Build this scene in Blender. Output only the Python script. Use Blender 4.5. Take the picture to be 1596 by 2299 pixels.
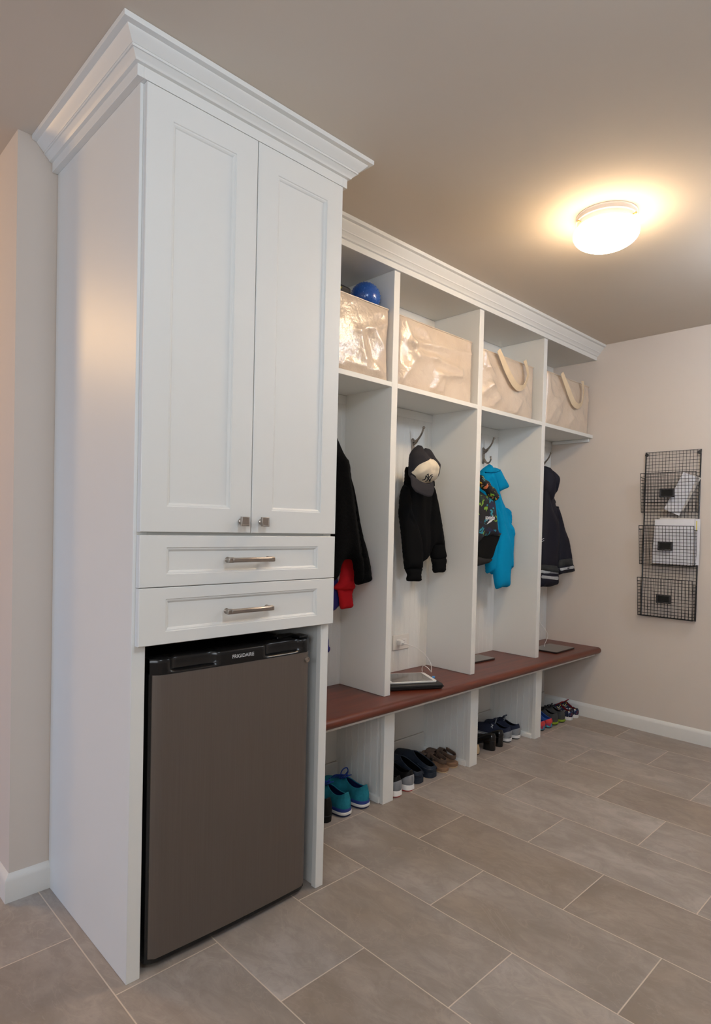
import bpy, math, random
import numpy as np
from mathutils import Vector, Matrix, noise, geometry

for o in list(bpy.data.objects):
    bpy.data.objects.remove(o)
SC = bpy.context.scene
COL = SC.collection
R = math.radians

# ------------------------------------------------------------------ camera, world, light, exposure
cam_data = bpy.data.cameras.new('camera')
cam = bpy.data.objects.new('camera', cam_data)
COL.objects.link(cam)
SC.camera = cam
CAM = Vector((-0.7053, -1.5440, 1.2238))
PITCH, ROLL, YAW = -0.0201, 0.0233, 0.7647
fw = Vector((math.sin(YAW) * math.cos(PITCH), math.cos(YAW) * math.cos(PITCH), math.sin(PITCH)))
rt = Vector((math.cos(YAW), -math.sin(YAW), 0))
up = rt.cross(fw)
r2 = math.cos(ROLL) * rt + math.sin(ROLL) * up
u2 = -math.sin(ROLL) * rt + math.cos(ROLL) * up
cam.matrix_world = Matrix(((r2.x, u2.x, -fw.x, CAM.x), (r2.y, u2.y, -fw.y, CAM.y), (r2.z, u2.z, -fw.z, CAM.z), (0, 0, 0, 1)))
cam_data.sensor_fit = 'HORIZONTAL'
cam_data.sensor_width = 36.0
cam_data.lens = 1385.82 / 1596 * 36.0
cam_data.shift_x = 15.0 / 1596
cam_data.shift_y = 60.0 / 1596
cam_data.clip_start = 0.02

SC.view_settings.view_transform = 'Standard'
SC.view_settings.look = 'None'
SC.view_settings.gamma = 1.0
SC.view_settings.exposure = 0.0
SC.view_settings.use_curve_mapping = False
try:
    SC.cycles.use_denoising = True
    SC.cycles.max_bounces = 10
    SC.cycles.diffuse_bounces = 6
    SC.cycles.sample_clamp_indirect = 6.0
    SC.cycles.caustics_reflective = False
    SC.cycles.caustics_refractive = False
except Exception:
    pass

world = bpy.data.worlds.new('sky')
SC.world = world
world.use_nodes = True
world.node_tree.nodes['Background'].inputs[0].default_value = (0.62, 0.75, 1.0, 1)
world.node_tree.nodes['Background'].inputs[1].default_value = 1.0


def area_light(name, loc, target, sx, sy, power, color, spread=180):
    d = bpy.data.lights.new(name, 'AREA')
    d.shape = 'RECTANGLE'
    d.size, d.size_y = sx, sy
    d.energy = power
    d.color = color
    d.spread = R(spread)
    o = bpy.data.objects.new(name, d)
    COL.objects.link(o)
    o.location = loc
    o.rotation_euler = (Vector(target) - Vector(loc)).to_track_quat('-Z', 'Y').to_euler()
    return o


def point_light(name, loc, power, color, radius):
    d = bpy.data.lights.new(name, 'POINT')
    d.energy = power
    d.color = color
    d.shadow_soft_size = radius
    o = bpy.data.objects.new(name, d)
    COL.objects.link(o)
    o.location = loc
    return o


COOL = (0.80, 0.90, 1.0)
WARM = (1.0, 0.70, 0.42)
# daylight low through the glazed door, then a cool side light added as fill
area_light('daylight_left', (-2.52, 0.75, 0.55), (-0.1, 0.5, 0.15), 1.2, 0.9, 11, (0.28, 0.54, 1.0))
area_light('added_side_light', (-2.5, -2.2, 1.80), (1.6, 0.0, 0.8), 1.5, 1.0, 31, (0.88, 0.94, 1.0))  # unseen light added to brighten the right wall and locker uprights
# second ceiling lamp outside the frame, an unseen bounce light, the passage lamp
point_light('second_ceiling_lamp', (2.30, -1.20, 2.31), 27, (0.80, 0.88, 1.0), 0.10)
point_light('ceiling_bounce_light', (0.05, -1.55, 2.31), 26, (0.70, 0.84, 1.0), 0.12)  # unseen cool light below the ceiling, standing in for bounced flash
point_light('passage_lamp', (-1.0, 2.1, 2.32), 44, (1.0, 0.61, 0.25), 0.20)


# ------------------------------------------------------------------ materials
def lin(c):
    c = c / 255.0
    return c / 12.92 if c <= 0.04045 else ((c + 0.055) / 1.055) ** 2.4


def rgb(r, g, b):
    return (lin(r), lin(g), lin(b), 1.0)


class NT:
    def __init__(self, name):
        self.m = bpy.data.materials.new(name)
        self.m.use_nodes = True
        self.t = self.m.node_tree
        self.b = self.t.nodes['Principled BSDF']

    def n(self, kind, **kw):
        nd = self.t.nodes.new(kind)
        for k, v in kw.items():
            setattr(nd, k, v)
        return nd

    def l(self, a, b):
        self.t.links.new(a, b)

    def coord(self, scale=(1, 1, 1), rot=(0, 0, 0), loc=(0, 0, 0)):
        tc = self.n('ShaderNodeTexCoord')
        mp = self.n('ShaderNodeMapping')
        mp.inputs['Scale'].default_value = scale
        mp.inputs['Rotation'].default_value = rot
        mp.inputs['Location'].default_value = loc
        self.l(tc.outputs['Object'], mp.inputs['Vector'])
        return mp.outputs['Vector']

    def noise(self, vec, scale, detail=3, rough=0.55):
        nn = self.n('ShaderNodeTexNoise')
        nn.inputs['Scale'].default_value = scale
        nn.inputs['Detail'].default_value = detail
        nn.inputs['Roughness'].default_value = rough
        self.l(vec, nn.inputs['Vector'])
        return nn

    def ramp(self, fac, stops, interp='LINEAR'):
        r = self.n('ShaderNodeValToRGB')
        r.color_ramp.interpolation = interp
        e = r.color_ramp.elements
        while len(e) < len(stops):
            e.new(0.5)
        for i, (p, c) in enumerate(stops):
            e[i].position = p
            e[i].color = c
        self.l(fac, r.inputs['Fac'])
        return r.outputs['Color']

    def mix(self, fac, a, b, mode='MIX'):
        m = self.n('ShaderNodeMix', data_type='RGBA', blend_type=mode)
        if isinstance(fac, (int, float)):
            m.inputs[0].default_value = fac
        else:
            self.l(fac, m.inputs[0])
        for v, i in ((a, 6), (b, 7)):
            if isinstance(v, tuple):
                m.inputs[i].default_value = v
            else:
                self.l(v, m.inputs[i])
        return m.outputs[2]

    def bump(self, height, strength, dist=0.001, chain=None):
        b = self.n('ShaderNodeBump')
        b.inputs['Strength'].default_value = strength
        b.inputs['Distance'].default_value = dist
        self.l(height, b.inputs['Height'])
        if chain:
            self.l(chain, b.inputs['Normal'])
        return b.outputs['Normal']


def mat(name, color, rough=0.5, metal=0.0, bump=None, coat=0.0, sheen=0.0, var=0.0, var_scale=8.0, spec=None, emit=None, subsurf=0.0):
    n = NT(name)
    b = n.b
    b.inputs['Roughness'].default_value = rough
    b.inputs['Metallic'].default_value = metal
    b.inputs['Coat Weight'].default_value = coat
    b.inputs['Coat Roughness'].default_value = 0.12
    b.inputs['Sheen Weight'].default_value = sheen
    if spec is not None:
        b.inputs['Specular IOR Level'].default_value = spec
    vec = n.coord()
    nz = n.noise(vec, var_scale, 4)
    lo = tuple(max(0.0, c * (1 - var)) for c in color[:3]) + (1,)
    hi = tuple(min(1.0, c * (1 + var)) for c in color[:3]) + (1,)
    n.l(n.ramp(nz.outputs['Fac'], [(0.3, lo), (0.7, hi)]), b.inputs['Base Color'])
    if bump:
        bz = n.noise(vec, bump[0], 2)
        n.l(n.bump(bz.outputs['Fac'], bump[1], bump[2] if len(bump) > 2 else 0.001), b.inputs['Normal'])
    if emit:
        b.inputs['Emission Color'].default_value = emit[0]
        b.inputs['Emission Strength'].default_value = emit[1]
    return n.m


M = {}
M['white_paint'] = mat('white_cabinet_paint', rgb(228, 228, 224), 0.44, var=0.010, var_scale=3)
M['trim_paint'] = mat('white_trim_paint', rgb(226, 226, 222), 0.38, var=0.01)
M['wall'] = mat('greige_wall_paint', rgb(212, 202, 192), 0.85, var=0.012, var_scale=2, bump=(220, 0.05))
M['ceiling'] = mat('ceiling_paint', rgb(213, 202, 188), 0.9, var=0.01, var_scale=2, bump=(260, 0.05))
M['nickel'] = mat('brushed_nickel', rgb(176, 168, 160), 0.34, 1.0, var=0.05, var_scale=60)
M['iron'] = mat('antique_pewter', rgb(150, 140, 130), 0.38, 1.0, var=0.25, var_scale=90)
M['black_wire'] = mat('black_wire', rgb(44, 42, 42), 0.45, 0.6, var=0.2, var_scale=120)
M['steel_frame'] = mat('dark_steel', rgb(74, 74, 76), 0.4, 0.8, var=0.35, var_scale=70)
M['black_plastic'] = mat('black_plastic', rgb(14, 14, 15), 0.25, var=0.1)
M['matte_black'] = mat('matte_black_plastic', rgb(9, 9, 9), 0.6, spec=0.2, var=0.1)
M['white_plastic'] = mat('white_plastic', rgb(232, 230, 226), 0.35, var=0.01)
M['outlet_plate'] = mat('outlet_plate_plastic', rgb(225, 221, 214), 0.4, var=0.01)
M['slot_dark'] = mat('dark_slot', rgb(40, 38, 36), 0.7)
M['paper'] = mat('white_paper', rgb(226, 226, 230), 0.8, var=0.02, var_scale=25)
M['paper_cream'] = mat('cream_paper', rgb(214, 208, 200), 0.8, var=0.02)
M['yellow'] = mat('yellow_tab', rgb(226, 206, 60), 0.6)
M['logo_grey'] = mat('light_grey_print', rgb(188, 188, 188), 0.45)
M['rubber_ball'] = mat('blue_rubber', rgb(24, 84, 168), 0.28, coat=0.5, var=0.08)
M['lamp_metal'] = mat('white_lamp_metal', rgb(214, 210, 206), 0.35, var=0.01)
M['brass'] = mat('brass', rgb(200, 150, 70), 0.3, 1.0)
M['strap'] = mat('cream_webbing', rgb(220, 200, 168), 0.8, bump=(900, 0.25), var=0.05, var_scale=30)
# cloth
M['fleece'] = mat('black_fleece', rgb(9, 9, 9), 0.95, bump=(210, 0.9, 0.004), spec=0.12, var=0.5, var_scale=110)
M['red_cloth'] = mat('red_sweat_cloth', rgb(196, 32, 40), 0.9, bump=(700, 0.2), spec=0.15, var=0.08)
M['navy_cloth'] = mat('dark_blue_cloth', rgb(36, 34, 110), 0.85, bump=(600, 0.2), var=0.1)
M['black_knit'] = mat('black_knit', rgb(11, 11, 12), 0.92, bump=(800, 0.25), spec=0.12, var=0.12)
M['cap_grey'] = mat('charcoal_twill', rgb(50, 49, 53), 0.9, bump=(900, 0.3), var=0.06, spec=0.15)
M['cap_cream'] = mat('cream_twill', rgb(222, 210, 186), 0.9, bump=(900, 0.3), var=0.08, var_scale=30)
M['thread_black'] = mat('black_thread', rgb(20, 20, 24), 0.8)
M['teal'] = mat('turquoise_fleece', rgb(0, 136, 184), 0.92, bump=(650, 0.3), spec=0.15, var=0.06, var_scale=14)
M['neoprene'] = mat('black_neoprene', rgb(12, 12, 12), 0.8, spec=0.15, bump=(500, 0.15), var=0.15)
M['neoprene_grey'] = mat('charcoal_neoprene', rgb(40, 39, 39), 0.8, spec=0.15, var=0.1)
M['dark_green'] = mat('dark_green_mesh', rgb(34, 54, 48), 0.8, bump=(900, 0.3), var=0.1)
M['raincoat'] = mat('navy_raincoat', rgb(24, 24, 36), 0.65, spec=0.25, bump=(60, 0.15), var=0.1)
M['rain_lining'] = mat('charcoal_lining', rgb(38, 41, 43), 0.8, var=0.1)
M['reflective'] = mat('silver_reflective', rgb(176, 180, 184), 0.4, 0.25, var=0.15, var_scale=40)
M['gold_print'] = mat('dull_gold_print', rgb(150, 122, 84), 0.5, 0.3, var=0.3, var_scale=120)
M['white_print'] = mat('white_print', rgb(226, 226, 226), 0.6)
M['case_black'] = mat('black_case', rgb(20, 19, 20), 0.55, bump=(700, 0.12), var=0.1)
M['screen'] = mat('tablet_screen', rgb(88, 82, 78), 0.07, coat=0.6, var=0.02)
M['tablet_grey'] = mat('grey_tablet_back', rgb(112, 110, 107), 0.28, 0.35, var=0.03)
M['tablet_edge'] = mat('dark_tablet_edge', rgb(40, 32, 30), 0.4)
M['earbud_blue'] = mat('bright_blue_plastic', rgb(40, 130, 200), 0.4)
# shoes
M['shoe_teal'] = mat('teal_mesh', rgb(36, 122, 140), 0.85, spec=0.2, bump=(600, 0.4), var=0.38, var_scale=16)
M['shoe_blue'] = mat('royal_blue_foam', rgb(36, 60, 132), 0.6, var=0.06)
M['lace_blue'] = mat('blue_lace', rgb(20, 58, 140), 0.85)
M['lining_blue'] = mat('blue_lining', rgb(16, 44, 110), 0.9, var=0.2, var_scale=40)
M['sole_white'] = mat('white_foam', rgb(228, 226, 224), 0.55, var=0.03)
M['sole_navy'] = mat('navy_rubber', rgb(28, 34, 70), 0.7)
M['sole_red'] = mat('red_rubber', rgb(200, 40, 36), 0.6)
M['shoe_black'] = mat('black_leather', rgb(12, 11, 11), 0.5, spec=0.25, var=0.15, bump=(120, 0.1))
M['shoe_grey'] = mat('grey_mesh', rgb(132, 134, 138), 0.85, bump=(800, 0.4), var=0.06)
M['clog'] = mat('navy_clog_foam', rgb(34, 42, 54), 0.55, spec=0.3, var=0.08)
M['suede'] = mat('brown_suede', rgb(84, 66, 54), 0.92, bump=(300, 0.2), var=0.18, var_scale=30)
M['sandal_sole'] = mat('tan_footbed', rgb(128, 98, 74), 0.85, var=0.15, var_scale=25)
M['tan_leather'] = mat('tan_leather', rgb(196, 170, 134), 0.65, var=0.12, var_scale=20)
M['floral'] = mat('pale_green_lining', rgb(140, 150, 138), 0.9, var=0.4, var_scale=80)
M['patent'] = mat('black_patent', rgb(7, 7, 8), 0.16, spec=0.35, coat=0.35)
M['pump_lining'] = mat('taupe_lining', rgb(86, 78, 66), 0.8, var=0.1)
M['shoe_navy'] = mat('navy_mesh', rgb(30, 36, 58), 0.8, bump=(600, 0.3), var=0.1)
M['shoe_silver'] = mat('silver_grey_mesh', rgb(146, 148, 150), 0.6, var=0.12, var_scale=30)
M['clog_blue'] = mat('blue_lining', rgb(34, 76, 150), 0.7)
M['coral'] = mat('coral_red_edge', rgb(206, 60, 62), 0.7)
M['charcoal_shoe'] = mat('charcoal_mesh', rgb(66, 66, 64), 0.8, bump=(500, 0.3), var=0.25, var_scale=35)
M['lime_sole'] = mat('lime_rubber', rgb(136, 160, 36), 0.6, var=0.1)
M['sole_black'] = mat('black_rubber', rgb(22, 22, 24), 0.7)
M['dark_red'] = mat('dark_red_canvas', rgb(140, 22, 34), 0.85, var=0.1, bump=(500, 0.2))


def mat_tiles():
    n = NT('porcelain_floor_tile')
    b = n.b
    tc = n.n('ShaderNodeTexCoord')
    sep = n.n('ShaderNodeSeparateXYZ')
    n.l(tc.outputs['Object'], sep.inputs[0])
    TW, TL = 0.3037, 0.6045

    def math_(op, a, bb=None):
        m = n.n('ShaderNodeMath', operation=op)
        for i, v in enumerate((a, bb)):
            if v is None:
                continue
            if isinstance(v, (int, float)):
                m.inputs[i].default_value = v
            else:
                n.l(v, m.inputs[i])
        return m.outputs[0]
    u = math_('DIVIDE', math_('ADD', sep.outputs['X'], 0.0345), TW)
    col = math_('FLOOR', u)
    fu = math_('SUBTRACT', u, col)
    par = math_('MULTIPLY', math_('FLOORED_MODULO', col, 2.0), 0.5)
    v = math_('ADD', math_('DIVIDE', math_('ADD', sep.outputs['Y'], 0.0145), TL), par)
    row = math_('FLOOR', v)
    fv = math_('SUBTRACT', v, row)
    du = math_('MULTIPLY', math_('MINIMUM', fu, math_('SUBTRACT', 1.0, fu)), TW)
    dv = math_('MULTIPLY', math_('MINIMUM', fv, math_('SUBTRACT', 1.0, fv)), TL)
    d = math_('MINIMUM', du, dv)
    tile = math_('GREATER_THAN', d, 0.0017)
    cmb = n.n('ShaderNodeCombineXYZ')
    n.l(col, cmb.inputs[0])
    n.l(row, cmb.inputs[1])
    wn = n.n('ShaderNodeTexWhiteNoise', noise_dimensions='3D')
    n.l(cmb.outputs[0], wn.inputs['Vector'])
    # each tile has its own piece of the stone pattern
    sh = n.n('ShaderNodeVectorMath', operation='SCALE')
    n.l(wn.outputs['Color'], sh.inputs[0])
    sh.inputs['Scale'].default_value = 40.0
    ad = n.n('ShaderNodeVectorMath', operation='ADD')
    n.l(tc.outputs['Object'], ad.inputs[0])
    n.l(sh.outputs[0], ad.inputs[1])
    st = n.n('ShaderNodeMapping')
    st.inputs['Rotation'].default_value = (0, 0, R(20))
    st.inputs['Scale'].default_value = (1.0, 0.55, 1.0)
    n.l(ad.outputs[0], st.inputs['Vector'])
    n1 = n.noise(st.outputs[0], 4.2, 6, 0.62)
    n1.inputs['Distortion'].default_value = 0.6
    n2 = n.noise(st.outputs[0], 17, 5, 0.7)
    n2.inputs['Distortion'].default_value = 1.2
    n3 = n.noise(st.outputs[0], 2.6, 3, 0.5)
    base = n.ramp(n1.outputs['Fac'], [(0.28, rgb(136, 127, 120)), (0.50, rgb(166, 158, 152)), (0.74, rgb(190, 183, 177))])
    base = n.mix(n.ramp(n3.outputs['Fac'], [(0.48, (0, 0, 0, 1)), (0.72, (0.55, 0.55, 0.55, 1))]), base, rgb(170, 155, 138))
    base = n.mix(n.ramp(n2.outputs['Fac'], [(0.38, (0.55, 0.55, 0.55, 1)), (0.58, (0, 0, 0, 1))]), base, rgb(147, 139, 132))
    # fine pale veins
    vz = n.noise(st.outputs[0], 5.5, 4, 0.6)
    vz.inputs['Distortion'].default_value = 1.5
    vein = n.ramp(vz.outputs['Fac'], [(0.488, (0, 0, 0, 1)), (0.5, (0.32, 0.32, 0.32, 1)), (0.512, (0, 0, 0, 1))])
    base = n.mix(vein, base, rgb(184, 172, 162))
    tone = n.ramp(wn.outputs['Value'], [(0.0, rgb(232, 226, 220)), (0.5, rgb(245, 244, 243)), (1.0, rgb(255, 255, 255))])
    base = n.mix(1.0, base, tone, 'MULTIPLY')
    colr = n.mix(tile, rgb(205, 191, 176), base)
    n.l(colr, b.inputs['Base Color'])
    rr = n.n('ShaderNodeMapRange')
    rr.inputs['To Min'].default_value = 0.36
    rr.inputs['To Max'].default_value = 0.52
    n.l(n1.outputs['Fac'], rr.inputs['Value'])
    n.l(rr.outputs[0], b.inputs['Roughness'])
    hgt = n.n('ShaderNodeMapRange')
    hgt.inputs['From Max'].default_value = 0.004
    n.l(d, hgt.inputs['Value'])
    nb = n.bump(hgt.outputs[0], 0.5, 0.0012)
    n.l(n.bump(n2.outputs['Fac'], 0.08, 0.002, nb), b.inputs['Normal'])
    return n.m


def mat_wood():
    n = NT('mahogany_bench_wood')
    b = n.b
    vec = n.coord((1.2, 16, 16))
    n1 = n.noise(vec, 2.2, 6, 0.6)
    n1.inputs['Distortion'].default_value = 0.4
    vec2 = n.coord((6, 130, 130))
    n2 = n.noise(vec2, 2.0, 3)
    c = n.ramp(n1.outputs['Fac'], [(0.3, rgb(80, 31, 17)), (0.52, rgb(99, 42, 23)), (0.72, rgb(115, 53, 31))])
    c = n.mix(n.ramp(n2.outputs['Fac'], [(0.42, (0.4, 0.4, 0.4, 1)), (0.6, (0, 0, 0, 1))]), c, rgb(84, 36, 22))
    n.l(c, b.inputs['Base Color'])
    b.inputs['Roughness'].default_value = 0.42
    b.inputs['Coat Weight'].default_value = 0.22
    b.inputs['Coat Roughness'].default_value = 0.17
    n.l(n.bump(n2.outputs['Fac'], 0.06, 0.001), b.inputs['Normal'])
    return n.m


def mat_bag():
    n = NT('satin_coated_cloth')
    b = n.b
    vec = n.coord()
    w1 = n.n('ShaderNodeTexWave', wave_type='BANDS', bands_direction='X')
    w2 = n.n('ShaderNodeTexWave', wave_type='BANDS', bands_direction='Z')
    for w in (w1, w2):
        w.inputs['Scale'].default_value = 120
        w.inputs['Distortion'].default_value = 1.5
        n.l(vec, w.inputs['Vector'])
    nz = n.noise(vec, 420, 2)
    mx = n.mix(0.5, w1.outputs['Color'], w2.outputs['Color'])
    mx = n.mix(0.7, mx, nz.outputs['Color'])
    big = n.noise(vec, 9, 4)
    n.l(n.ramp(big.outputs['Fac'], [(0.3, rgb(206, 188, 168)), (0.7, rgb(217, 201, 182))]), b.inputs['Base Color'])
    b.inputs['Roughness'].default_value = 0.30
    b.inputs['Specular IOR Level'].default_value = 0.6
    b.inputs['Coat Weight'].default_value = 0.75
    b.inputs['Coat Roughness'].default_value = 0.16
    crk = n.noise(vec, 20, 3, 0.5)
    ab = n.n('ShaderNodeMath', operation='ABSOLUTE')
    sb = n.n('ShaderNodeMath', operation='SUBTRACT')
    n.l(crk.outputs['Fac'], sb.inputs[0])
    sb.inputs[1].default_value = 0.5
    n.l(sb.outputs[0], ab.inputs[0])
    nb = n.bump(ab.outputs[0], 0.5, 0.012)
    n.l(n.bump(mx, 0.5, 0.0012, nb), b.inputs['Normal'])
    n.l(n.bump(mx, 0.30, 0.0008, nb), b.inputs['Coat Normal'])
    return n.m


def mat_steel():
    n = NT('brushed_stainless')
    b = n.b
    vec = n.coord((260, 260, 1.5))
    nz = n.noise(vec, 2.0, 3)
    n.l(n.ramp(nz.outputs['Fac'], [(0.3, rgb(110, 101, 94)), (0.7, rgb(115, 106, 99))]), b.inputs['Base Color'])
    b.inputs['Metallic'].default_value = 0.55
    b.inputs['Roughness'].default_value = 0.47
    return n.m


def mat_print(name, base, cols, scale, cut):
    """cloth with scattered bright shapes"""
    n = NT(name)
    b = n.b
    vec = n.coord()
    vo = n.n('ShaderNodeTexVoronoi', feature='F1')
    vo.inputs['Scale'].default_value = scale
    n.l(vec, vo.inputs['Vector'])
    nz = n.noise(vec, scale * 0.9, 3)
    nz.inputs['Distortion'].default_value = 1.0
    sp = n.n('ShaderNodeSeparateColor')
    n.l(vo.outputs['Color'], sp.inputs[0])
    stops = [(i / len(cols), c) for i, c in enumerate(cols)]
    pick = n.ramp(sp.outputs[0], stops, 'CONSTANT')
    mask = n.ramp(nz.outputs['Fac'], [(cut, (0, 0, 0, 1)), (cut + 0.01, (1, 1, 1, 1))], 'CONSTANT')
    n.l(n.mix(mask, base, pick), b.inputs['Base Color'])
    b.inputs['Roughness'].default_value = 0.75
    return n.m


M['tiles'] = mat_tiles()
M['wood'] = mat_wood()
M['bag'] = mat_bag()
M['steel'] = mat_steel()
M['vest_print'] = mat_print('dark_splash_print', rgb(24, 24, 28), [rgb(30, 28, 62), rgb(120, 158, 52), rgb(40, 130, 150), rgb(28, 26, 58)], 26, 0.53)
M['strap_print'] = mat_print('bright_spot_print', rgb(18, 17, 17), [rgb(214, 120, 76), rgb(128, 184, 60), rgb(216, 170, 40), rgb(80, 150, 150)], 44, 0.56)
M['stripe_shoe'] = mat_print('multicolour_print', rgb(40, 84, 140), [rgb(150, 50, 80), rgb(60, 160, 170), rgb(190, 170, 60), rgb(60, 70, 150)], 60, 0.45)
M['spot_canvas'] = mat_print('dark_spotted_canvas', rgb(26, 30, 54), [rgb(220, 220, 220), rgb(40, 90, 170), rgb(210, 200, 70), rgb(150, 30, 44)], 90, 0.56)

lamp_m = NT('opal_lamp_glass')
lamp_m.b.inputs['Base Color'].default_value = rgb(250, 244, 236)
lamp_m.b.inputs['Roughness'].default_value = 0.25
lamp_m.b.inputs['Emission Color'].default_value = (1.0, 0.72, 0.44, 1)
_tc = lamp_m.n('ShaderNodeTexCoord')
_sp = lamp_m.n('ShaderNodeSeparateXYZ')
lamp_m.l(_tc.outputs['Object'], _sp.inputs[0])
_mr = lamp_m.n('ShaderNodeMapRange')          # glow set stronger low down, to keep the ceiling halo small
_mr.inputs['From Min'].default_value = -0.035
_mr.inputs['From Max'].default_value = -0.085
_mr.inputs['To Min'].default_value = 2
_mr.inputs['To Max'].default_value = 72
lamp_m.l(_sp.outputs['Z'], _mr.inputs['Value'])
lamp_m.l(_mr.outputs[0], lamp_m.b.inputs['Emission Strength'])
M['lamp_glass'] = lamp_m.m


# ------------------------------------------------------------------ object helpers
def tag(o, label=None, cat=None, group=None, kind=None):
    for k, v in (('label', label), ('category', cat), ('group', group), ('kind', kind)):
        if v:
            o[k] = v
    return o


def thing(name, label, cat, loc=(0, 0, 0), rz=0.0, group=None):
    o = bpy.data.objects.new(name, None)
    o.empty_display_size = 0.05
    COL.objects.link(o)
    o.location = loc
    o.rotation_euler = (0, 0, rz)
    return tag(o, label, cat, group)


def copy_tree(o, parent=None):
    c = o.copy()
    COL.objects.link(c)
    c.parent = parent
    for ch in list(o.children):
        copy_tree(ch, c)
    return c


def wloc(o):
    v = Vector((0, 0, 0))
    while o is not None:
        v = v + o.location
        o = o.parent
    return v


class MB:
    """collects shapes, then links them as one mesh object"""

    def __init__(self):
        self.v, self.f, self.mi = [], [], []
        self.m = 0

    def add(self, vs, fs):
        b = len(self.v)
        self.v += [Vector(p) for p in vs]
        self.f += [tuple(b + i for i in f) for f in fs]
        self.mi += [self.m] * len(fs)
        return self

    def box(self, x0, x1, y0, y1, z0, z1):
        vs = [(x, y, z) for z in (z0, z1) for y in (y0, y1) for x in (x0, x1)]
        return self.add(vs, [(0, 2, 3, 1), (4, 5, 7, 6), (0, 1, 5, 4), (2, 6, 7, 3), (0, 4, 6, 2), (1, 3, 7, 5)])

    def obox(self, c, ax, ay, az):
        """box from a centre and three half-axis vectors"""
        c, ax, ay, az = map(Vector, (c, ax, ay, az))
        vs = [c + sx * ax + sy * ay + sz * az for sz in (-1, 1) for sy in (-1, 1) for sx in (-1, 1)]
        return self.add(vs, [(0, 2, 3, 1), (4, 5, 7, 6), (0, 1, 5, 4), (2, 6, 7, 3), (0, 4, 6, 2), (1, 3, 7, 5)])

    def tube(self, pts, r, n=8, closed=False, flat=1.0, upv=None):
        pts = [Vector(p) for p in pts]
        N = len(pts)
        rs = r if isinstance(r, (list, tuple)) else [r] * N
        vs, prev = [], None
        for i, p in enumerate(pts):
            a = pts[(i - 1) % N] if (closed or i > 0) else p
            b = pts[(i + 1) % N] if (closed or i < N - 1) else p
            t = (b - a).normalized()
            if upv is not None:
                u = Vector(upv)
                u = (u - t * u.dot(t)).normalized()
            elif prev is None:
                u = Vector((0, 0, 1)) if abs(t.z) < 0.9 else Vector((1, 0, 0))
                u = (u - t * u.dot(t)).normalized()
            else:
                u = (prev - t * prev.dot(t)).normalized()
            prev = u
            w = t.cross(u)
            for k in range(n):
                a_ = 2 * math.pi * k / n
                vs.append(p + rs[i] * (math.cos(a_) * u * flat + math.sin(a_) * w))
        fs = []
        for i in range(N if closed else N - 1):
            j = (i + 1) % N
            for k in range(n):
                k2 = (k + 1) % n
                fs.append((i * n + k, i * n + k2, j * n + k2, j * n + k))
        if not closed:
            fs.append(tuple(range(n - 1, -1, -1)))
            fs.append(tuple((N - 1) * n + k for k in range(n)))
        return self.add(vs, fs)

    def lathe(self, c, prof, n=48, axis='z'):
        c = Vector(c)
        vs, fs = [], []
        for (r, h) in prof:
            for k in range(n):
                a = 2 * math.pi * k / n
                if axis == 'z':
                    vs.append(c + Vector((r * math.cos(a), r * math.sin(a), h)))
                elif axis == 'y':
                    vs.append(c + Vector((r * math.cos(a), h, r * math.sin(a))))
                else:
                    vs.append(c + Vector((h, r * math.cos(a), r * math.sin(a))))
        for i in range(len(prof) - 1):
            for k in range(n):
                k2 = (k + 1) % n
                fs.append((i * n + k, i * n + k2, (i + 1) * n + k2, (i + 1) * n + k))
        fs.append(tuple(range(n - 1, -1, -1)))
        fs.append(tuple((len(prof) - 1) * n + k for k in range(n)))
        return self.add(vs, fs)

    def extrude(self, poly, fn0, fn1):
        """closed prism between two maps of a 2-D polygon into space"""
        n = len(poly)
        vs = [fn0(p) for p in poly] + [fn1(p) for p in poly]
        fs = [tuple(range(n)), tuple(range(2 * n - 1, n - 1, -1))]
        for i in range(n):
            j = (i + 1) % n
            fs.append((i, n + i, n + j, j))
        return self.add(vs, fs)

    def sweep(self, rows):
        """grid of point rows"""
        m = len(rows[0])
        vs = [p for r in rows for p in r]
        fs = []
        for i in range(len(rows) - 1):
            for k in range(m - 1):
                fs.append((i * m + k, i * m + k + 1, (i + 1) * m + k + 1, (i + 1) * m + k))
        return self.add(vs, fs)

    def build(self, name, m, parent=None, smooth=True, angle=35, bevel=0.0, label=None, kind=None, local=False, solid=0.0, subsurf=0, bsegs=2):
        me = bpy.data.meshes.new(name)
        off = Vector((0, 0, 0)) if (parent is None or local) else wloc(parent)
        me.from_pydata([tuple(p - off) for p in self.v], [], self.f)
        ms = m if isinstance(m, (list, tuple)) else [m]
        for x in ms:
            me.materials.append(M[x])
        if len(ms) > 1:
            me.polygons.foreach_set('material_index', self.mi)
        me.update()
        import bmesh
        bm = bmesh.new()
        bm.from_mesh(me)
        bmesh.ops.recalc_face_normals(bm, faces=bm.faces)
        bm.to_mesh(me)
        bm.free()
        if smooth:
            me.shade_smooth()
            me.set_sharp_from_angle(angle=R(angle))
        o = bpy.data.objects.new(name, me)
        COL.objects.link(o)
        if parent is not None:
            o.parent = parent
        if bevel:
            md = o.modifiers.new('bevel', 'BEVEL')
            md.width = bevel
            md.segments = bsegs
            md.limit_method = 'ANGLE'
            md.angle_limit = R(40)
        if solid:
            md = o.modifiers.new('solid', 'SOLIDIFY')
            md.thickness = solid
            md.offset = -1
        if subsurf:
            md = o.modifiers.new('sub', 'SUBSURF')
            md.levels = md.render_levels = subsurf
        return tag(o, label, None, None, kind)


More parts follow.
